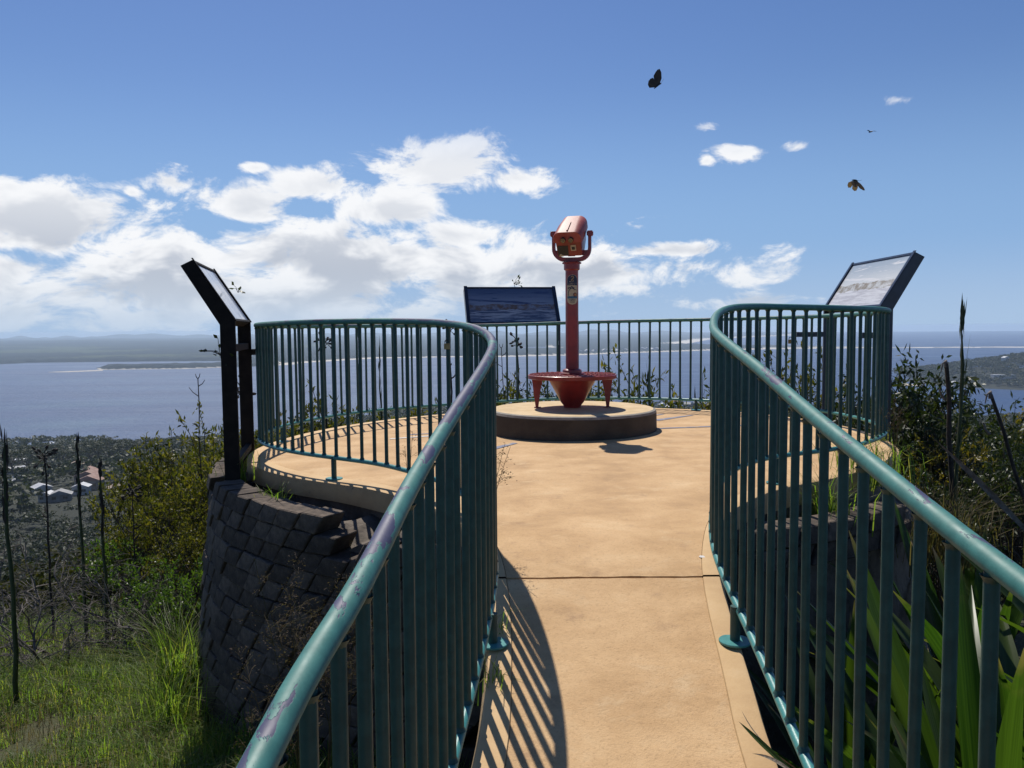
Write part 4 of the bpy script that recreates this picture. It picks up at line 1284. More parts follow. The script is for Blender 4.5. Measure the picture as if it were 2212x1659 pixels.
# flower stalks of the giant lilies
def stalk(px, py, D, kind, r, label, lean=0.0, base_z=None):
    t_ = at(px, py, D)
    z0 = gz(t_.x, t_.y) if base_z is None else base_z
    h = t_.z - z0
    rng = np.random.default_rng(int(px * 7 + py))
    root = tag(empty('flower_stalk', (t_.x - lean * h, t_.y, z0)), label, 'stalk', None)
    n = 9
    pts = [np.array([lean * h * (i / n) + rng.normal() * .003 * h * (0 < i < n), rng.normal() * .003 * h, h * i / n - (.15 if i == 0 else 0)]) for i in range(n + 1)]
    mat = M['spike'] if kind == 'spear' else M['stalk']
    rad_ = np.linspace(r, r * .55, n + 1)
    if kind == 'spear': rad_[-1] = r * .2
    MB().tube(pts, list(rad_), 7).build('stem', mat, root, 60)
    tip = pts[-1]
    q = MB()
    if kind == 'spear':                           # overlapping bracts hugging the top
        P, D_, Nn, L, W = [], [], [], [], []
        for k_ in range(26):
            s = rng.uniform(.62, 1.0); a = rng.uniform(0, 6.28)
            c = np.array([np.interp(s, np.linspace(0, 1, n + 1), [p[j] for p in pts]) for j in range(3)])
            o_ = np.array([math.cos(a), math.sin(a), 0])
            P.append(c + o_ * r * .7); D_.append(np.array([0, 0, 1]) + o_ * rng.uniform(.02, .22)); Nn.append(o_)
            L.append(rng.uniform(.10, .22) * max(.6, h / 2.4)); W.append(r * rng.uniform(.9, 1.5))
        for k_ in range(3):
            a = rng.uniform(0, 6.28); o_ = np.array([math.cos(a), math.sin(a), 0])
            P.append(tip - np.array([0, 0, .04])); D_.append(np.array([0, 0, 1]) + o_ * .12); Nn.append(o_); L.append(.16); W.append(r * .9)
        V, Q = leaf_quads(np.array(P), np.array(D_), np.array(Nn), L, W)
        put('bracts', np_mesh('bracts', V, Q, M['stalk'] if px < 300 else M['spike']), root)
    elif kind == 'flower':                        # blackened flower head of cupped pods
        for k_ in range(16):
            d = unit(rng.normal(size=3) + np.array([0, 0, .25])); l = rng.uniform(.05, .13)
            b = tip + np.array([0, 0, rng.uniform(-.10, .03)])
            e = b + d * l
            q.tube([b, (b + e) / 2 + np.array([0, 0, .01]), e], [.004, .006, .004], 5)
            q.tube([e, e + d * .02, e + d * .045, e + d * .055], [.006, .018, .014, .004], 6)
        for k_ in range(5):
            s = rng.uniform(.55, .93); a = rng.uniform(0, 6.28)
            c = np.array([np.interp(s, np.linspace(0, 1, n + 1), [p[j] for p in pts]) for j in range(3)])
            d = np.array([math.cos(a), math.sin(a), rng.uniform(-.3, .8)])
            q.tube([c, c + d * .05, c + d * .09 + np.array([0, 0, .03])], [r * .5, .012, .004], 5)
        tag(q.build('flower_head', M['stalk'], root, 60), kind='stuff')
    elif kind == 'bare':
        for a, l, s in ((2.6, .16, .93), (.6, .10, .97), (1.2, .07, 1.0), (2.2, .06, 1.0)):
            c = np.array([np.interp(s, np.linspace(0, 1, n + 1), [p[j] for p in pts]) for j in range(3)])
            d = np.array([math.cos(a), .2, .55])
            q.tube([c, c + d * l * .6, c + d * l + np.array([0, 0, .03])], [r * .6, r * .5, r * .3], 5)
        q.build('twigs', M['stalk'], root, 60)
    elif kind == 'broken':
        q.tube([tip - np.array([0, 0, .03]), tip + np.array([-.008, 0, .022]), tip + np.array([-.03, 0, .0]), tip + np.array([-.036, .01, -.07])], [.018, .014, .007, .003], 6)
        q.build('torn_fibre', M['twig'], root, 60); q = MB()
        c = tip - np.array([0, 0, .30]); q.tube([c, c + np.array([-.035, 0, .04]), c + np.array([-.05, 0, .09])], [.012, .008, .005], 6)
        q.build('snapped_bract', M['twig'], root, 60)
    return root
stalk(166, 957, 9.0, 'spear', .021, 'thick spear-tipped lily stalk rising in front of the pinkish roofs')
stalk(216, 1012, 8.6, 'spear', .021, 'shorter spear-tipped lily stalk beside the pinkish roofs')
stalk(8, 955, 6.5, 'spear', .022, 'green lily spear standing nearest the grassy bank')
stalk(96, 985, 9.6, 'flower', .016, 'blackened lily stalk with clumped head before the houses')
stalk(285, 1058, 10.0, 'flower', .012, 'dark lily stalk with round head among yellow shrubs')
stalk(428, 818, 10.5, 'bare', .011, 'thin bare forked stalk standing against the bay near the sign')
stalk(520, 832, 8.2, 'flower', .012, 'thin flower stalk between the legs of the dark steel sign')
stalk(700, 738, 11.6, 'flower', .018, 'dead flower stalk seen through the pickets of the curved railing')
stalk(820, 772, 12.0, 'spear', .016, 'leafy green lily spear seen through the curved railing pickets')
stalk(776, 712, 12.4, 'spear', .026, 'tallest stout lily spear behind the curved railing')
stalk(972, 705, 11.8, 'flower', .02, 'stout dead flower stalk behind the bend of the railing')
stalk(1083, 752, 12.5, 'bare', .010, 'thin forked dead stalk beside the dark panorama sign', lean=-.06)
stalk(1116, 738, 12.4, 'flower', .015, 'dead flower stalk with big black head under the dark panorama sign', lean=-.04)
stalk(1402, 776, 13.2, 'spear', .022, 'slender green lily spear behind the far railing')
stalk(1502, 862, 16, 'spear', .02, 'short lily spear before the roofs below the far railing')
stalk(2046, 785, 6.6, 'broken', .030, 'broken dead lily stalk with torn top among dark bushes', lean=-.07)
stalk(2078, 697, 6.4, 'spear', .019, 'tall green lily spear standing against the ocean')
stalk(2140, 852, 6.0, 'broken', .022, 'leaning dead lily stalk with pale torn tip', lean=-.35)

# ------------------------------------------------------------------ sword-leaved lilies beside the ramp
def blade_mesh(seed, L, W, arch, name='leaf', mat=None, twist=.3, fray=False):
    rng = np.random.default_rng(seed)
    n = 12; V, fs = [], []
    for i in range(n + 1):
        s = i / n
        w_ = W * (0.55 + .45 * math.sin(min(1, s * 1.6) * math.pi / 2)) * (1 - max(0, (s - .55) / .45) ** 1.7)
        w_ = max(w_, .002)
        x = arch * L * s ** 2.2; z = L * s * (1 - .30 * arch * s)
        tw = twist * s
        for k_, sd in enumerate((-1, -.5, 0, .5, 1)):
            yy = sd * w_ / 2
            fold = abs(sd) * w_ * .22
            V.append((x + yy * math.sin(tw) - fold * .9, yy * math.cos(tw), z + fold * .2))
    for i in range(n):
        for k_ in range(4):
            fs.append((i * 5 + k_, i * 5 + k_ + 1, (i + 1) * 5 + k_ + 1, (i + 1) * 5 + k_))
    me = np_mesh(name, V, fs, mat, smooth=True)
    return me
m_, w, b, out = new_mat('lily_blade')
ob_ = w.n('ShaderNodeTexCoord').outputs['Object']
bx, by, bz = w.sep(ob_)
rnd_ = w.n('ShaderNodeObjectInfo').outputs['Random']
vein = w.noise(w.xyz(w.m('MULTIPLY', by, 160.0), w.m('MULTIPLY', by, 40.0), w.m('MULTIPLY', bz, 1.2)), 1.0, 3.0, .6)
cc_ = w.mix(w.step(vein, .35, .65), (.018, .048, .010), (.040, .085, .016))
cc_ = w.mix(w.m('MULTIPLY', rnd_, .5), cc_, (.075, .10, .016))
cc_ = w.mix(w.step(w.m('ADD', bz, w.m('MULTIPLY', w.noise(ob_, 9.0, 4.0), .35)), 1.42, 1.62), cc_, (.16, .12, .075))
w.link(cc_, b.inputs['Base Color']); b.inputs['Roughness'].default_value = .38
tr_ = w.n('ShaderNodeBsdfTranslucent'); w.link(w.mix(1.0, cc_, (1.5, 1.7, .55), 'MULTIPLY'), tr_.inputs[0])
mx_ = w.n('ShaderNodeMixShader'); mx_.inputs[0].default_value = .5
w.link(b.outputs[0], mx_.inputs[1]); w.link(tr_.outputs[0], mx_.inputs[2]); w.link(mx_.outputs[0], out.inputs[0])
M['blade'] = m_
BL = [blade_mesh(i, 1.45, .092 + .012 * (i % 3), ar, 'leaf', M['blade'], tw) for i, (ar, tw) in enumerate([(.06, .2), (.16, -.5), (.28, .5), (.42, -.3), (.10, .8), (.22, -.9)])]
BD = [blade_mesh(20 + i, 1.3, .06, ar, 'dry_leaf', M['lily_dry'], 1.4) for i, ar in enumerate((.3, .65, .9))]
def lily(x, y, n, label, s0=1.0, lean=(0, 0), seed=0, dry=5):
    rng = np.random.default_rng(seed)
    z0 = gz(x, y)
    root = tag(empty('sword_lily', (x, y, z0)), label, 'lily')
    for i in range(n):
        a = i * 2.399 + rng.uniform(-.3, .3)
        q = i / n
        tilt = rad(8 + 40 * q ** 1.1 + rng.uniform(-6, 6))
        o = put('leaf', BL[rng.integers(len(BL))], root)
        d = Vector((math.cos(a) * math.sin(tilt) + lean[0], math.sin(a) * math.sin(tilt) + lean[1], math.cos(tilt))).normalized()
        rot = Vector((0, 0, 1)).rotation_difference(d).to_matrix() @ Matrix.Rotation(a, 3, 'Z')
        o.rotation_euler = rot.to_euler(); s_ = s0 * rng.uniform(.72, 1.12); o.scale = (s_, s_, s_)
        o.location = (math.cos(a) * .05, math.sin(a) * .05, 0)
    for i in range(dry):
        a = rng.uniform(0, 6.28); tilt = rad(rng.uniform(40, 80))
        o = put('dry_leaf', BD[i % 3], root)
        o.rotation_euler = (Matrix.Rotation(a, 3, 'Z') @ Matrix.Rotation(tilt, 3, 'Y')).to_euler(); s_ = s0 * rng.uniform(.5, .9); o.scale = (s_, s_, s_)
    return root
lily(1.72, 2.75, 26, 'sword-leaved lily crowding the ramp railing pickets', 1.0, (-.18, -.05), 1)
lily(2.35, 3.5, 30, 'large upright sword-leaved lily with sunlit translucent blades', 1.12, (.0, -.05), 2)
lily(2.75, 4.7, 26, 'sword-leaved lily below the tall green spear', 1.15, (0, 0), 3)
lily(1.45, 1.85, 22, 'sword-leaved lily whose blades poke through the lower pickets', .85, (-.1, 0), 4)
lily(2.5, 2.5, 24, 'sword-leaved lily filling the corner below the handrail', 1.05, (-.22, .0), 5)
lily(1.62, 3.75, 18, 'small sword-leaved lily in the shade below the slab edge', .75, (-.05, -.1), 6)
lily(3.3, 3.9, 26, 'broad sword-leaved lily behind the leaning dead stalk', 1.2, (-.05, 0), 7)
lily(1.95, 1.2, 20, 'sword-leaved lily tucked under the end of the railing', .9, (-.25, .1), 8)

def lone_leaf(p0, p1, mesh_, label, cat='leaf', roll=0.0):
    p0, p1 = Vector(p0), Vector(p1)
    o = put('fallen_leaf', mesh_)
    d = p1 - p0
    rot = Vector((0, 0, 1)).rotation_difference(d.normalized()).to_matrix() @ Matrix.Rotation(roll, 3, 'Z')
    o.rotation_euler = rot.to_euler(); s_ = d.length / 1.35; o.scale = (s_, s_, s_); o.location = p0
    return tag(o, label, cat)
lone_leaf(at(1735, 1690, 2.25), at(1600, 1562, 2.42), BL[0], 'bent green lily leaf with frayed dry tip hanging over the ramp', roll=1.4)
lone_leaf(at(1720, 1660, 2.30), at(1560, 1552, 2.44), BD[0], 'brown dried lily leaf tip lying over the ramp border', roll=.6)
lone_leaf(at(1745, 1700, 2.15), at(1618, 1575, 2.35), BD[0], 'dark folded dead lily leaf pushing under the railing onto the ramp', roll=2.0)
lone_leaf(at(2230, 1160, 4.2), at(1985, 900, 4.6), BD[0], 'long grey dead lily leaf slanting over the bushes', roll=1.2)

# ------------------------------------------------------------------ grass
def blades(P, H, W, bend, rng):
    n = len(P)
    a = rng.uniform(0, 6.283, n); d = np.stack([np.cos(a), np.sin(a), np.zeros(n)], -1)
    s = np.stack([-np.sin(a), np.cos(a), np.zeros(n)], -1)
    up = np.array([0, 0, 1.0])
    H = H[:, None]; W = W[:, None]; bd = bend[:, None]
    m1 = P + up * H * .55 + d * H * bd * .25
    m2 = P + up * H * (1 - bd * .45) + d * H * bd
    V = np.stack([P - s * W / 2, P + s * W / 2, m1 + s * W * .42, m1 - s * W * .42, m2 + s * W * .06, m2 - s * W * .06], 1).reshape(-1, 3)
    b_ = np.arange(n)[:, None] * 6
    Q = np.concatenate([b_ + np.array([0, 1, 2, 3]), b_ + np.array([3, 2, 4, 5])])
    return V, Q

def keep_out(x, y):
    r = np.hypot(x - WC.x, y - WC.y)
    xl = np.interp(y, EL[:, 1], EL[:, 0]); xr = np.interp(y, ER[:, 1], ER[:, 0])
    return (r > 3.36) & ~((x > xl - .02) & (x < xr + .02) & (y < 5))

def grass_field(n, x0, x1, y0, y1, seed, mat, hmin, hmax, thr, name, label, wid=.006, dry=False):
    rng = np.random.default_rng(seed)
    x, y = rng.uniform(x0, x1, n), rng.uniform(y0, y1, n)
    f = fbm(x * .55, y * .55, seed + 2, 4) + (fbm(x * 3, y * 3, seed + 5, 2) - .5) * .35
    ok = keep_out(x, y) & (f > thr)
    x, y, f = x[ok], y[ok], f[ok]
    P = np.stack([x, y, ground(x, y) - .01], -1)
    tuft = .5 + 1.0 * fbm(x * 1.8, y * 1.8, seed + 8, 3)
    H = rng.uniform(hmin, hmax, len(x)) * tuft * (.6 + (f - thr) * 2)
    V, Q = blades(P, H, rng.uniform(.6, 1.3, len(x)) * wid, rng.uniform(.3, 1.05, len(x)), rng)
    o = put(name, np_mesh(name, V, Q, mat))
    return tag(o, label, 'grass', kind='stuff')
grass_field(115000, -7.5, -.2, 1.0, 9.5, 5, M['grass'], .08, .28, .33, 'grass', 'green grass covering the bank below the block wall')
grass_field(60000, -12, -.8, 6.5, 17, 6, M['grass'], .14, .40, .38, 'grass', 'taller grass among the shrubs further down the slope', .008)
grass_field(30000, -9, -.4, 3.5, 13, 9, M['grass_dry'], .12, .42, .46, 'dry_grass', 'dry brown grass mixed through the bank', .004)
grass_field(36000, .9, 7.5, 1.0, 10, 12, M['grass'], .10, .35, .42, 'grass', 'green grass under the lilies and bushes beyond the ramp', .008)

def tussock(c, n, hmin, hmax, label, spread=.12, seed=0, mat='grass', wid=.007, bend=(.25, .9), group=None):
    rng = np.random.default_rng(seed)
    r = np.abs(rng.normal(size=n)) * spread; a = rng.uniform(0, 6.28, n)
    P = np.stack([np.cos(a) * r, np.sin(a) * r, np.full(n, -.02)], -1)
    V, Q = blades(P, rng.uniform(hmin, hmax, n), rng.uniform(.6, 1.3, n) * wid, rng.uniform(*bend, n), rng)
    o = put('grass_tussock', np_mesh('grass_tussock', V, Q, M[mat])); o.location = c
    return tag(o, label, 'grass tuft', group)
WL = lambda deg, r, z: (WC.x + r * math.cos(rad(deg)), WC.y + r * math.sin(rad(deg)), z)
c_ = WL(203, 3.50, 0); tussock((c_[0], c_[1], gz(c_[0], c_[1]) - .0), 420, .5, 1.15, 'big arching grass tussock leaning against the edge of the block wall', .14, 1)
c_ = WL(214, 3.62, 0); tussock((c_[0], c_[1], gz(c_[0], c_[1])), 220, .3, .7, 'medium grass tussock at the foot of the block wall', .14, 2)
tussock(WL(205, 2.98, -.17), 70, .12, .36, 'thin grass tuft growing at the base of the dark steel sign', .06, 3)
tussock(WL(225, 3.03, -.24), 40, .10, .34, 'few green blades sprouting between slab edge and block wall', .03, 4)
tussock(WL(221, 3.05, -.24), 26, .08, .26, 'tiny grass sprig on the top block course', .03, 14)
for i, (x, y, l) in enumerate([(-.62, 2.75, 'bright grass tuft below the handrail beside the ramp'), (-.95, 3.1, 'pale grass tuft in the shade of the block wall'), (-.48, 2.2, 'lush grass tuft behind the ramp pickets')]):
    tussock((x, y, gz(x, y)), 200, .25, .65, l, .12, 20 + i, wid=.009)
tussock((edge_x(1, 5.75) + .03, 5.72, -.10), 260, .18, .50, 'dense grass tuft spilling over the slab edge under the bleached sign', .17, 31)
tussock((edge_x(1, 5.35) + .10, 5.22, -.28), 160, .2, .5, 'wispy grass clump hanging beside the slab edge', .13, 32)
tussock((2.95, 5.3, -.55), 300, .3, .75, 'tall pale grass clump below the slab edge near the lilies', .2, 33, 'grass_dry', .006)
tussock((edge_x(-1, 3.3) + .02, 3.2, deck_z(-.05, 3.2) - .02), 26, .06, .22, 'sparse grass blades creeping over the ramp border', .05, 34, wid=.005)
tussock((edge_x(-1, 2.9) + .02, 2.85, deck_z(-.05, 2.85) - .02), 22, .06, .20, 'small grass sprig at the shadowed ramp edge', .05, 35, wid=.005)
tussock((edge_x(1, 7.2) - .05, 7.2, deck_z(3.2, 7.2) - .02), 60, .08, .26, 'short grass tuft at the deck rim under the bleached sign', .09, 36)

# seeding panicle grass
def panicle(c, h, n_stem, label, seed=0, lean=(0, 0), group=None, dens=1.0):
    rng = np.random.default_rng(seed)
    root = tag(empty('seed_grass', c), label, 'grass', group)
    st = MB(); P, D_, Nn, L, W = [], [], [], [], []
    for s in range(n_stem):
        a = rng.uniform(0, 6.28); sp = rng.uniform(.03, .22)
        hh = h * rng.uniform(.72, 1.0)
        tip = np.array([math.cos(a) * sp * hh + lean[0] * hh, math.sin(a) * sp * hh + lean[1] * hh, hh])
        p = [tip * np.array([t ** 1.5, t ** 1.5, t]) for t in np.linspace(0, 1, 8)]
        p[0] = p[0] - np.array([0, 0, .03])
        st.tube(p, list(np.linspace(.0026, .0012, 8)), 4, caps=False)
        for j in range(int(15 * dens)):
            t = rng.uniform(.62, 1.0)
            b_ = np.array([np.interp(t, np.linspace(0, 1, 8), [q[k_] for q in p]) for k_ in range(3)])
            az = rng.uniform(0, 6.28); l = (1.08 - t) * .42 * hh * rng.uniform(.5, 1.0)
            d = np.array([math.cos(az), math.sin(az), rng.uniform(.15, .75)])
            e = b_ + d * l; mpt = b_ + d * l * .5 + np.array([0, 0, l * .12])
            st.tube([b_, mpt, e], .0009, 3, caps=False)
            m = int(9 * dens)
            u = rng.uniform(.3, 1.0, m)[:, None]
            P.append(b_ + d * l * u + rng.normal(size=(m, 3)) * .012); D_.append(rng.normal(size=(m, 3)) * .6 + d); Nn.append(rng.normal(size=(m, 3)))
            L.append(rng.uniform(.008, .018, m)); W.append(rng.uniform(.003, .006, m))
    st.build('stem', M['grass_dry'], root)
    V, Q = leaf_quads(np.concatenate(P), np.concatenate(D_), np.concatenate(Nn), np.concatenate(L), np.concatenate(W))
    put('seed_head', np_mesh('seed_head', V, Q, M['seed']), root)
    return root
PG = 'brown seeding grasses between the ramp and the wall'
for i, (px, py, D, n) in enumerate([(628, 1150, 4.0, 4), (690, 1240, 3.7, 7), (735, 1180, 3.8, 5), (540, 1400, 3.6, 2), (640, 1330, 3.3, 5), (770, 1120, 4.0, 3)]):
    t_ = at(px, py, D); z0 = gz(t_.x, t_.y)
    panicle((t_.x, t_.y, z0), t_.z - z0, n, 'brown seeding grass standing against the shaded block wall', 50 + i, group=PG)
panicle((edge_x(-1, 3.95) + .01, 3.95, deck_z(0, 3.95) - .02), .62, 3, 'slender seeding grass growing at the narrow bend of the railing', 70, (.10, 0), dens=.7)
panicle((edge_x(-1, 5.1) - .02, 5.02, -.08), .5, 2, 'wispy seeding grass beside the deck edge behind the handrail', 71, (.05, 0), dens=.5)
panicle((edge_x(1, 6.0) + .05, 5.95, -.05), .62, 6, 'seeding grass leaning on the railing under the bleached sign', 72, (-.1, -.05), dens=.6)

# ------------------------------------------------------------------ houses of the town below
def house(px, py, wm, dm, hm, roof, rot, label, group=None, D=None, wall='house_wall', hip=False, flat=False, wins=2, name='house'):
    D = hit(px, py) if D is None else D
    d = ray(px, py)
    x, y = d.x * D, D
    z0 = gz(x, y)
    z0 = max(z0, EYE + d.z * D - hm - 2.0) if D < 3000 else WATER + 2.5
    root = tag(empty(name, (x, y, z0), rot), label, 'house', group)
    rh = wm * .22 if not flat else .5
    MB().box((0, 0, hm / 2 - 1.5), (wm, dm, hm + 3)).build('wall', M[wall], root)
    e = .6
    if flat:
        MB().box((0, 0, hm + .25), (wm + e, dm + e, .5)).build('roof', M[roof], root)
    else:
        k_ = dm * .28 if hip else 0.0
        w2, d2 = wm / 2 + e, dm / 2 + e
        V = [(-w2, -d2, hm), (w2, -d2, hm), (w2, d2, hm), (-w2, d2, hm), (0, -d2 + k_, hm + rh), (0, d2 - k_, hm + rh)]
        MB().add(V, [(0, 1, 4), (1, 2, 5, 4), (2, 3, 5), (3, 0, 4, 5), (3, 2, 1, 0)]).build('roof', M[roof], root)
    for k_ in range(wins):
        xx = (k_ + .5) / wins * wm - wm / 2
        MB().box((xx, -dm / 2 - .03, hm * .55), (min(2.2, wm / wins * .5), .10, 1.5)).build('window', M['pane'], root)
    return root
H1 = [(39, 1003, 26, 12, 5, 'roof_white', .05, 'long flat-roofed white building among trees below the slope', True),
      (30, 1022, 15, 14, 4.5, 'roof_grey', .5, 'grey gabled house beside the long flat white building', False),
      (61, 1024, 12, 12, 4.5, 'roof_white', 1.1, 'pale gabled house just past the grey gabled house', False),
      (114, 969, 15, 14, 5, 'roof_white', .7, 'white-roofed house near the shoreline trees', False),
      (287, 992, 22, 16, 5, 'roof_grey', .2, 'wide grey hip-roofed house close to the yellow shrubs', True),
      (255, 980, 9, 9, 4, 'roof_white', .3, 'small pale roof showing above the dark trees', False),
      (172, 1018, 22, 18, 5, 'roof_tan', .25, 'broad tan-roofed house behind the spear-tipped stalk', False),
      (190, 1036, 13, 10, 6, 'roof_red', .15, 'uppermost gable of the stepped pinkish townhouses', False),
      (192, 1046, 15, 9, 6, 'roof_red', .15, 'middle gable of the stepped pinkish townhouses', False),
      (195, 1057, 15, 8, 6, 'roof_red', .15, 'lowest gable of the stepped pinkish townhouses', False),
      (90, 1066, 10, 9, 4, 'roof_white', .8, 'small white roof behind the blackened lily stalk', False),
      (104, 1083, 8, 7, 4, 'roof_white', .1, 'little white shed roof under the blackened lily stalk', False),
      (131, 1082, 12, 8, 4, 'roof_grey', .4, 'low grey roof among the bare twigs', False),
      (177, 1068, 9, 7, 5, 'roof_white', .2, 'white wall and roof beside the pinkish townhouses', False),
      (252, 1067, 9, 8, 4, 'roof_tan', .6, 'small tan roof between the lily stalks and yellow shrubs', False),
      (36, 982, 9, 8, 4, 'roof_white', .3, 'tiny pale roof behind the long flat white building', False),
      (43, 1047, 12, 9, 4, 'roof_white', .9, 'pale roof half hidden by trees below the grey gabled house', False),
      (322, 967, 9, 8, 4, 'roof_white', .3, 'tiny pale roof beside the top of the yellow shrubs', False)]
for (px, py, wm, dm, hm, rf, rot, lab, hip) in H1:
    house(px, py, wm, dm, hm, rf, rot, lab, hip=hip and 'hip' in lab, flat='flat' in lab, wall='house_wall_white' if 'white' in lab else 'house_wall')
for i, (px, py) in enumerate([(1432, 880), (1462, 872), (1484, 878), (1502, 877), (1525, 882), (1390, 886), (1448, 884)]):
    house(px, py, 17, 13, 5, ['roof_white', 'roof_red', 'roof_grey'][i % 3], i * .7, 'small shoreside house roof seen under the lower rail', 'shoreside houses below the far railing', wins=0)
house(2166, 815, 62, 16, 9, 'roof_white', .1, 'long pale building on the wooded headland', D=2080, wall='house_wall_white', wins=6, flat=True)
house(2060, 826, 26, 14, 6, 'roof_white', .4, 'white house at the foot of the wooded headland', D=2010, wall='house_wall_white', wins=2)
house(2058, 834, 22, 12, 5, 'roof_grey', .1, 'grey-roofed house below the white headland house', D=1950, wins=2)
house(1958, 889, 16, 12, 4, 'roof_white', .2, 'white roof peeping between the dark bushes', D=700, wall='house_wall_white')
house(2172, 771, 18, 12, 6, 'roof_white', .3, 'pale house near the crest of the wooded headland', D=2300, wall='house_wall_white', wins=0)
rr_ = random.Random(5)
for i in range(26):
    if i < 18: px, py = rr_.uniform(1250, 1356), 0
    else: px, py = rr_.uniform(1376, 1455), 0
    D = np.interp(px, [1241, 1351, 1475], [4730, 5050, 5330]) + rr_.uniform(90, 330)
    house(px, 764, rr_.uniform(18, 40), 16, rr_.uniform(13, 19), rr_.choice(['roof_white', 'roof_white', 'roof_grey']), rr_.uniform(-.5, .5), 'tiny white house of the beach town across the bay', 'beach town houses across the bay', D=D, wall='house_wall_white', wins=0)

# ------------------------------------------------------------------ trees below the lookout
def clump_crown(seed, clumps, per, size, flat=.75):
    rng = np.random.default_rng(seed)
    P, Nn = [], []
    for (cx_, cy_, cz_, r) in clumps:
        d = rand_dirs(per, rng); d[:, 2] = np.where(d[:, 2] < -.35, -d[:, 2], d[:, 2])
        rr = r * rng.uniform(.55, 1.08, per)[:, None]
        P.append(np.array([cx_, cy_, cz_]) + d * rr * np.array([1, 1, flat])); Nn.append(unit(d + rng.normal(size=(per, 3)) * .55))
    P, Nn = np.concatenate(P), np.concatenate(Nn)
    D_ = unit(np.cross(Nn, rand_dirs(len(P), rng)))
    n = len(P)
    return leaf_quads(P - D_ * size * .4, D_, Nn, size * rng.uniform(.7, 1.3, n), size * .62 * rng.uniform(.7, 1.2, n))

def gum_tree_proto(seed):
    rng = np.random.default_rng(seed)
    wood = MB(); cl = []
    top = np.array([rng.normal() * .5, rng.normal() * .5, 6.5])
    wood.tube(branch_path((0, 0, -1), top, rng, .03), list(np.linspace(.32, .17, 5)), 7)
    for i in range(9):
        a = i * 2.4 + rng.uniform(-.4, .4); r = rng.uniform(2.0, 4.3)
        e = np.array([math.cos(a) * r, math.sin(a) * r, rng.uniform(7.0, 11.2)])
        s = np.array([0, 0, rng.uniform(4.2, 6.6)]) + top * .6 * np.array([1, 1, 0])
        wood.tube(branch_path(s, e, rng, .08), list(np.linspace(.14, .05, 5)), 5, caps=False)
        cl.append((*e, rng.uniform(1.3, 2.2)))
    cl.append((0, 0, 11.3, 1.9))
    V, Q = clump_crown(seed, cl, 120, .50, .62)
    return np_mesh('crown', V, Q, M['leaf_far']), wood.mesh('trunk', M['bark_far'], 60)
GT = [gum_tree_proto(s) for s in (1, 2, 3)]
def pine_proto():
    rng = np.random.default_rng(4)
    cl = []
    for i in range(10):
        z = 3 + i * 1.25; r = 3.0 * (1 - i / 11)
        for k_ in range(5):
            a = k_ * 1.257 + i * .5
            cl.append((math.cos(a) * r * .7, math.sin(a) * r * .7, z, .5 + r * .25))
    V, Q = clump_crown(9, cl, 22, .5, .45)
    return np_mesh('crown', V, Q, M['leaf_far']), MB().tube([(0, 0, -1), (0, 0, 8), (0, 0, 16)], [.3, .2, .05], 7).mesh('trunk', M['bark_far'], 60)
PINE = pine_proto()
SK = [(52, 938, 620, 1.25, 0), (20, 950, 560, 1.2, 1), (95, 944, 640, 1.15, 2), (135, 952, 660, 1.0, 0), (212, 930, 700, 1.3, 1), (190, 948, 640, 1.2, 2), (240, 946, 690, 1.2, 0), (275, 946, 680, 1.2, 2), (312, 942, 760, 1.2, 1), (345, 946, 740, 1.1, 0)]
for i, (px, py, D, s_, k_) in enumerate(SK):
    t_ = at(px, py, D)
    cr, tk = GT[k_]
    g_ = gz(t_.x, t_.y)
    s_ = min(2.2, max(1.0, (t_.z - g_) / 12.8))
    root = tag(empty('gum_tree', (t_.x, t_.y, g_), i * 1.3), 'spreading gum tree on the skyline above the town rooftops', 'tree', 'skyline gum trees before the bay')
    root.scale = (s_ * 1.25, s_ * 1.25, s_)
    put('crown', cr, root); put('trunk', tk, root)
t_ = at(372, 926, 600)
root = tag(empty('pine_tree', (t_.x, t_.y, gz(t_.x, t_.y))), 'single dark pine beside the yellow shrubs against the bay', 'tree')
put('crown', PINE[0], root); put('trunk', PINE[1], root)

def forest(name, label, pts, radii, zs, seed, per, mat, squash=.8, qsize=.42):
    rng = np.random.default_rng(seed)
    tmpl = []
    for k_ in range(5):
        cl = [(0, 0, .2, .75)] + [(rng.normal() * .45, rng.normal() * .45, rng.uniform(-.1, .55), rng.uniform(.35, .6)) for _ in range(4)]
        tmpl.append(clump_crown(seed + k_, cl, per // 5, qsize, .8))
    VV, QQ, off = [], [], 0
    pick = rng.integers(0, 5, len(pts)); rot = rng.uniform(0, 6.28, len(pts))
    for k_ in range(5):
        ii = np.where(pick == k_)[0]
        if not len(ii): continue
        V, Q = tmpl[k_]
        c, s = np.cos(rot[ii])[:, None], np.sin(rot[ii])[:, None]
        r = radii[ii][:, None]
        X = (V[None, :, 0] * c - V[None, :, 1] * s) * r + pts[ii, 0][:, None]
        Y = (V[None, :, 0] * s + V[None, :, 1] * c) * r + pts[ii, 1][:, None]
        Z = V[None, :, 2] * r * squash + zs[ii][:, None]
        VV.append(np.stack([X, Y, Z], -1).reshape(-1, 3))
        QQ.append((Q[None] + (np.arange(len(ii)) * len(V))[:, None, None]).reshape(-1, 4) + off); off += len(ii) * len(V)
    return tag(put(name, np_mesh(name, np.concatenate(VV), np.concatenate(QQ), mat)), label, 'woodland', kind='stuff')

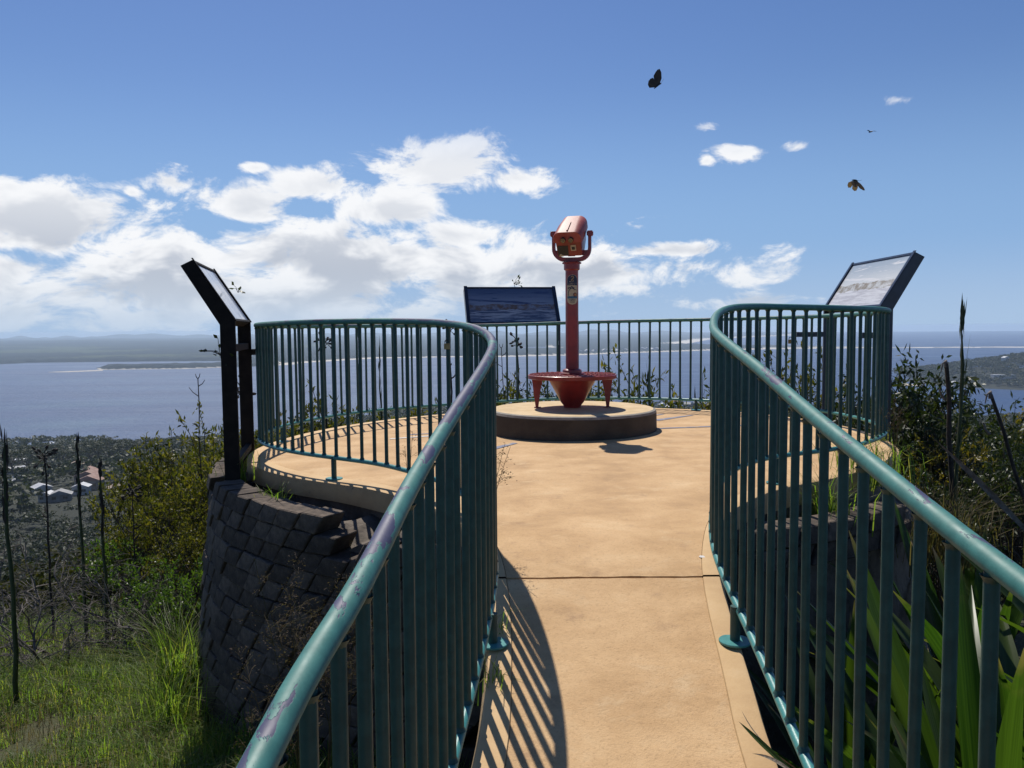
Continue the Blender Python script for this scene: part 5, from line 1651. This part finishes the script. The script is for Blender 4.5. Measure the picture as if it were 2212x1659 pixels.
rng = np.random.default_rng(77)
hs_ = np.array([(o.location.x, o.location.y) for o in COL.objects if o.name.startswith('house') and o.parent is None and o.location.y < 1700])
def clear_of_houses(x, y):
    "keep the sight lines to the roofs open, as the clearings in front of them do"
    ok = np.ones(len(x), bool)
    for hx, hy in hs_:
        near = np.hypot(x - hx, y - hy) < 13
        r = np.hypot(hx, hy)
        front = (np.abs(x / y - hx / hy) * r < 7) & (y < hy) & (y > hy * .87)
        ok &= ~(near | front)
    return ok
# town woodland: nearer trees leafier, farther ones coarser
def scatter(n, d0, d1, power):
    D = (d0 ** power + (d1 ** power - d0 ** power) * rng.uniform(0, 1, n)) ** (1 / power)
    X = D * rng.uniform(-.74, .74, n)
    ok = clear_of_houses(X, D)
    X, D = X[ok], D[ok]
    G = ground(X, D); ok = G > WATER + 2
    return X[ok], D[ok], G[ok]
for n, d0, d1, pw, r0, r1, per, qs in ((3000, 110, 430, 1.3, 2.6, 4.6, 60, .42), (11500, 420, 1640, 1.5, 4.6, 8.2, 30, .6)):
    X_, D_, G_ = scatter(n, d0, d1, pw)
    R_ = rng.uniform(r0, r1, len(X_))
    forest('town_woodland', 'dark gum woodland covering the town below the lookout' if d0 < 200 else 'dark gum woodland reaching down to the bay shore', np.stack([X_, D_], -1), R_, G_ + R_ * .75 + rng.uniform(0, 2.5, len(X_)), 5 + per, per, M['leaf_far'], .8, qs)
# garden bushes and low scrub between the houses
X_ = rng.uniform(-.74, .74, 4200); D_ = rng.uniform(125, 820, 4200); X_ = X_ * D_
keep = np.ones(len(X_), bool)
for hx, hy in hs_:
    keep &= np.hypot(X_ - hx, D_ - hy) > 10
X_, D_ = X_[keep], D_[keep]
R_ = rng.uniform(1.0, 2.3, len(X_))
forest('garden_scrub', 'low dark bushes filling the gaps between the town houses', np.stack([X_, D_], -1), R_, ground(X_, D_) + R_ * .4, 61, 25, M['leaf_far'], .8, .6)
# scrub on the steep slope under the lookout
for n, d0, d1, r0, r1, per, qs, lab in ((430, 15, 46, .8, 1.7, 300, .10, 'olive scrub on the steep slope just under the lookout'), (1700, 44, 125, 1.6, 3.4, 90, .26, 'olive scrub further down the steep slope')):
    D_ = d0 * (d1 / d0) ** rng.uniform(0, 1, n)
    X_ = D_ * rng.uniform(-.8, .8, n)
    G_ = ground(X_, D_)
    R_ = rng.uniform(r0, r1, n)
    forest('hillside_scrub', lab, np.stack([X_, D_], -1), R_, G_ + R_ * .5, 6 + per, per, M['leaf_scrub'], .8, qs)
# headland wood
n = 3600
X_, Y_ = rng.uniform(1130, 2150, n), rng.uniform(1850, 2750, n)
G_ = ground(X_, Y_)
ok = G_ > WATER + 4
X_, Y_, G_ = X_[ok], Y_[ok], G_[ok]
R_ = rng.uniform(6.5, 13, len(X_))
forest('headland_woodland', 'dense woodland covering the headland across the small bay', np.stack([X_, Y_], -1), R_, G_ + R_ * .5, 8, 40, M['leaf_far'], .95, .5)
# strip of sand on the small bay
SB = []
for i in range(13):
    s = i / 12
    c = at(1950 + 45 * s, 835.5 - 1.2 * s, 2120 + 8 * math.sin(s * 3))
    SB += [Vector((c.x, c.y - 14 * math.sin(math.pi * (.1 + .8 * s)), WATER + .6)), Vector((c.x, c.y + 26, WATER + 2.4))]
M['sand'] = simple('beach_sand', (.60, .52, .40), (.52, .44, .33), .95, .02)
tag(MB().add(SB, [(2 * i, 2 * i + 2, 2 * i + 3, 2 * i + 1) for i in range(12)]).build('beach', M['sand']), kind='structure')

# ------------------------------------------------------------------ climbers, butterflies, gull
def creeper(c, n, r, label, seed):
    rng = np.random.default_rng(seed)
    root = tag(empty('creeper', c), label, 'creeper')
    st = MB(); P, D2, N2 = [], [], []
    for i in range(n):
        d = unit(rng.normal(size=3) + np.array([0, 0, .4])); l = r * rng.uniform(.4, 1.0)
        e = d * l
        st.tube([(0, 0, 0), tuple(e * .5 + np.array([0, 0, .015])), tuple(e)], .0022, 4, caps=False)
        P.append(e); D2.append(d + rng.normal(size=3) * .3); N2.append(rng.normal(size=3))
    st.build('stem', M['stalk'], root)
    V, Q = leaf_quads(np.array(P), np.array(D2), np.array(N2), rng.uniform(.035, .06, n), rng.uniform(.025, .038, n))
    put('foliage', np_mesh('foliage', V, Q, M['leaf_dark']), root)
creeper(at(474, 766, 6.34), 16, .13, 'small dark creeper sprig clinging to the steel sign leg', 1)
creeper(at(1110, 614, 11.12), 10, .11, 'dark creeper sprig poking over the top of the panorama sign', 2)
creeper(at(514, 632, 7.2), 6, .09, 'two dark leaves curling over the back of the pale sign panel', 3)

def butterfly(c, s, rot, flap, mat, label):
    root = tag(empty('butterfly', c), label, 'butterfly')
    root.rotation_euler = (Matrix.Rotation(rot[1], 3, 'Y') @ Matrix.Rotation(rot[2], 3, 'Z') @ Matrix.Rotation(rot[0], 3, 'X')).to_euler(); root.scale = (s, s, s)
    MB().tube([(0, -.012, 0), (0, -.004, .001), (0, .006, .0015), (0, .014, 0)], [.0012, .0026, .0028, .0018], 8).build('body', M['black'], root, 60)
    fore = [(.001, .010), (.010, .024), (.024, .033), (.034, .034), (.036, .026), (.030, .012), (.014, .002), (.002, .0)]
    hind = [(.001, .002), (.014, .003), (.026, .002), (.028, -.008), (.020, -.018), (.010, -.021), (.003, -.010)]
    for sx in (-1, 1):
        for nm, pl in (('fore_wing', fore), ('hind_wing', hind)):
            Mx = Matrix.Rotation(-sx * flap, 4, 'Y') @ Matrix.Diagonal((sx, 1, 1, 1))
            MB().prism(pl, Mx @ Matrix.Translation((0, 0, .0003 if nm == 'fore_wing' else -.0005)), .0005).build(nm, mat, root)
    for sx in (-1, 1):
        MB().tube([(sx * .001, .014, .001), (sx * .006, .026, .004)], .0003, 4).build('antenna', M['black'], root)
butterfly(at(1420, 186, 2.3), 1.0, (0, rad(-38), rad(-78)), rad(80), M['wing'], 'dark brown butterfly with raised wings high in the blue sky')
butterfly(at(1846, 390, 2.6), .95, (rad(10), rad(15), rad(-65)), rad(-58), M['wing_pale'], 'pale brown butterfly with lowered wings above the bleached sign')
g0 = at(1881, 285, 70)
root = tag(empty('gull', g0, .4), 'tiny dark bird gliding far off in the clear sky', 'bird')
MB().tube([(0, -.22, 0), (0, -.05, .02), (0, .12, .01), (0, .22, 0)], [.02, .06, .05, .02], 8).build('body', M['black'], root, 60)
for sx in (-1, 1):
    MB().add([(sx * .03, .08, .01), (sx * .03, -.08, .01), (sx * .32, -.04, .12), (sx * .32, .10, .12), (sx * .62, -.10, .05)], [(0, 1, 2, 3), (3, 2, 4)]).build('wing', M['black'], root)

# ------------------------------------------------------------------ sea air between here and the ranges
hz_m = bpy.data.materials.new('haze'); hz_m.use_nodes = True
t = hz_m.node_tree; t.nodes.clear()
o_ = t.nodes.new('ShaderNodeOutputMaterial'); pv = t.nodes.new('ShaderNodeVolumePrincipled')
pv.inputs['Color'].default_value = (.66, .82, 1.0, 1); pv.inputs['Density'].default_value = 7.0e-5; pv.inputs['Anisotropy'].default_value = .3
t.links.new(pv.outputs[0], o_.inputs['Volume'])
lowest = WATER - 60.0
hz = MB().box((0, 0, (5.0 + lowest) / 2), (62000, 47000, 5.0 - lowest)).build('haze', hz_m)
tag(hz, 'thin blue sea haze', 'haze', kind='stuff')
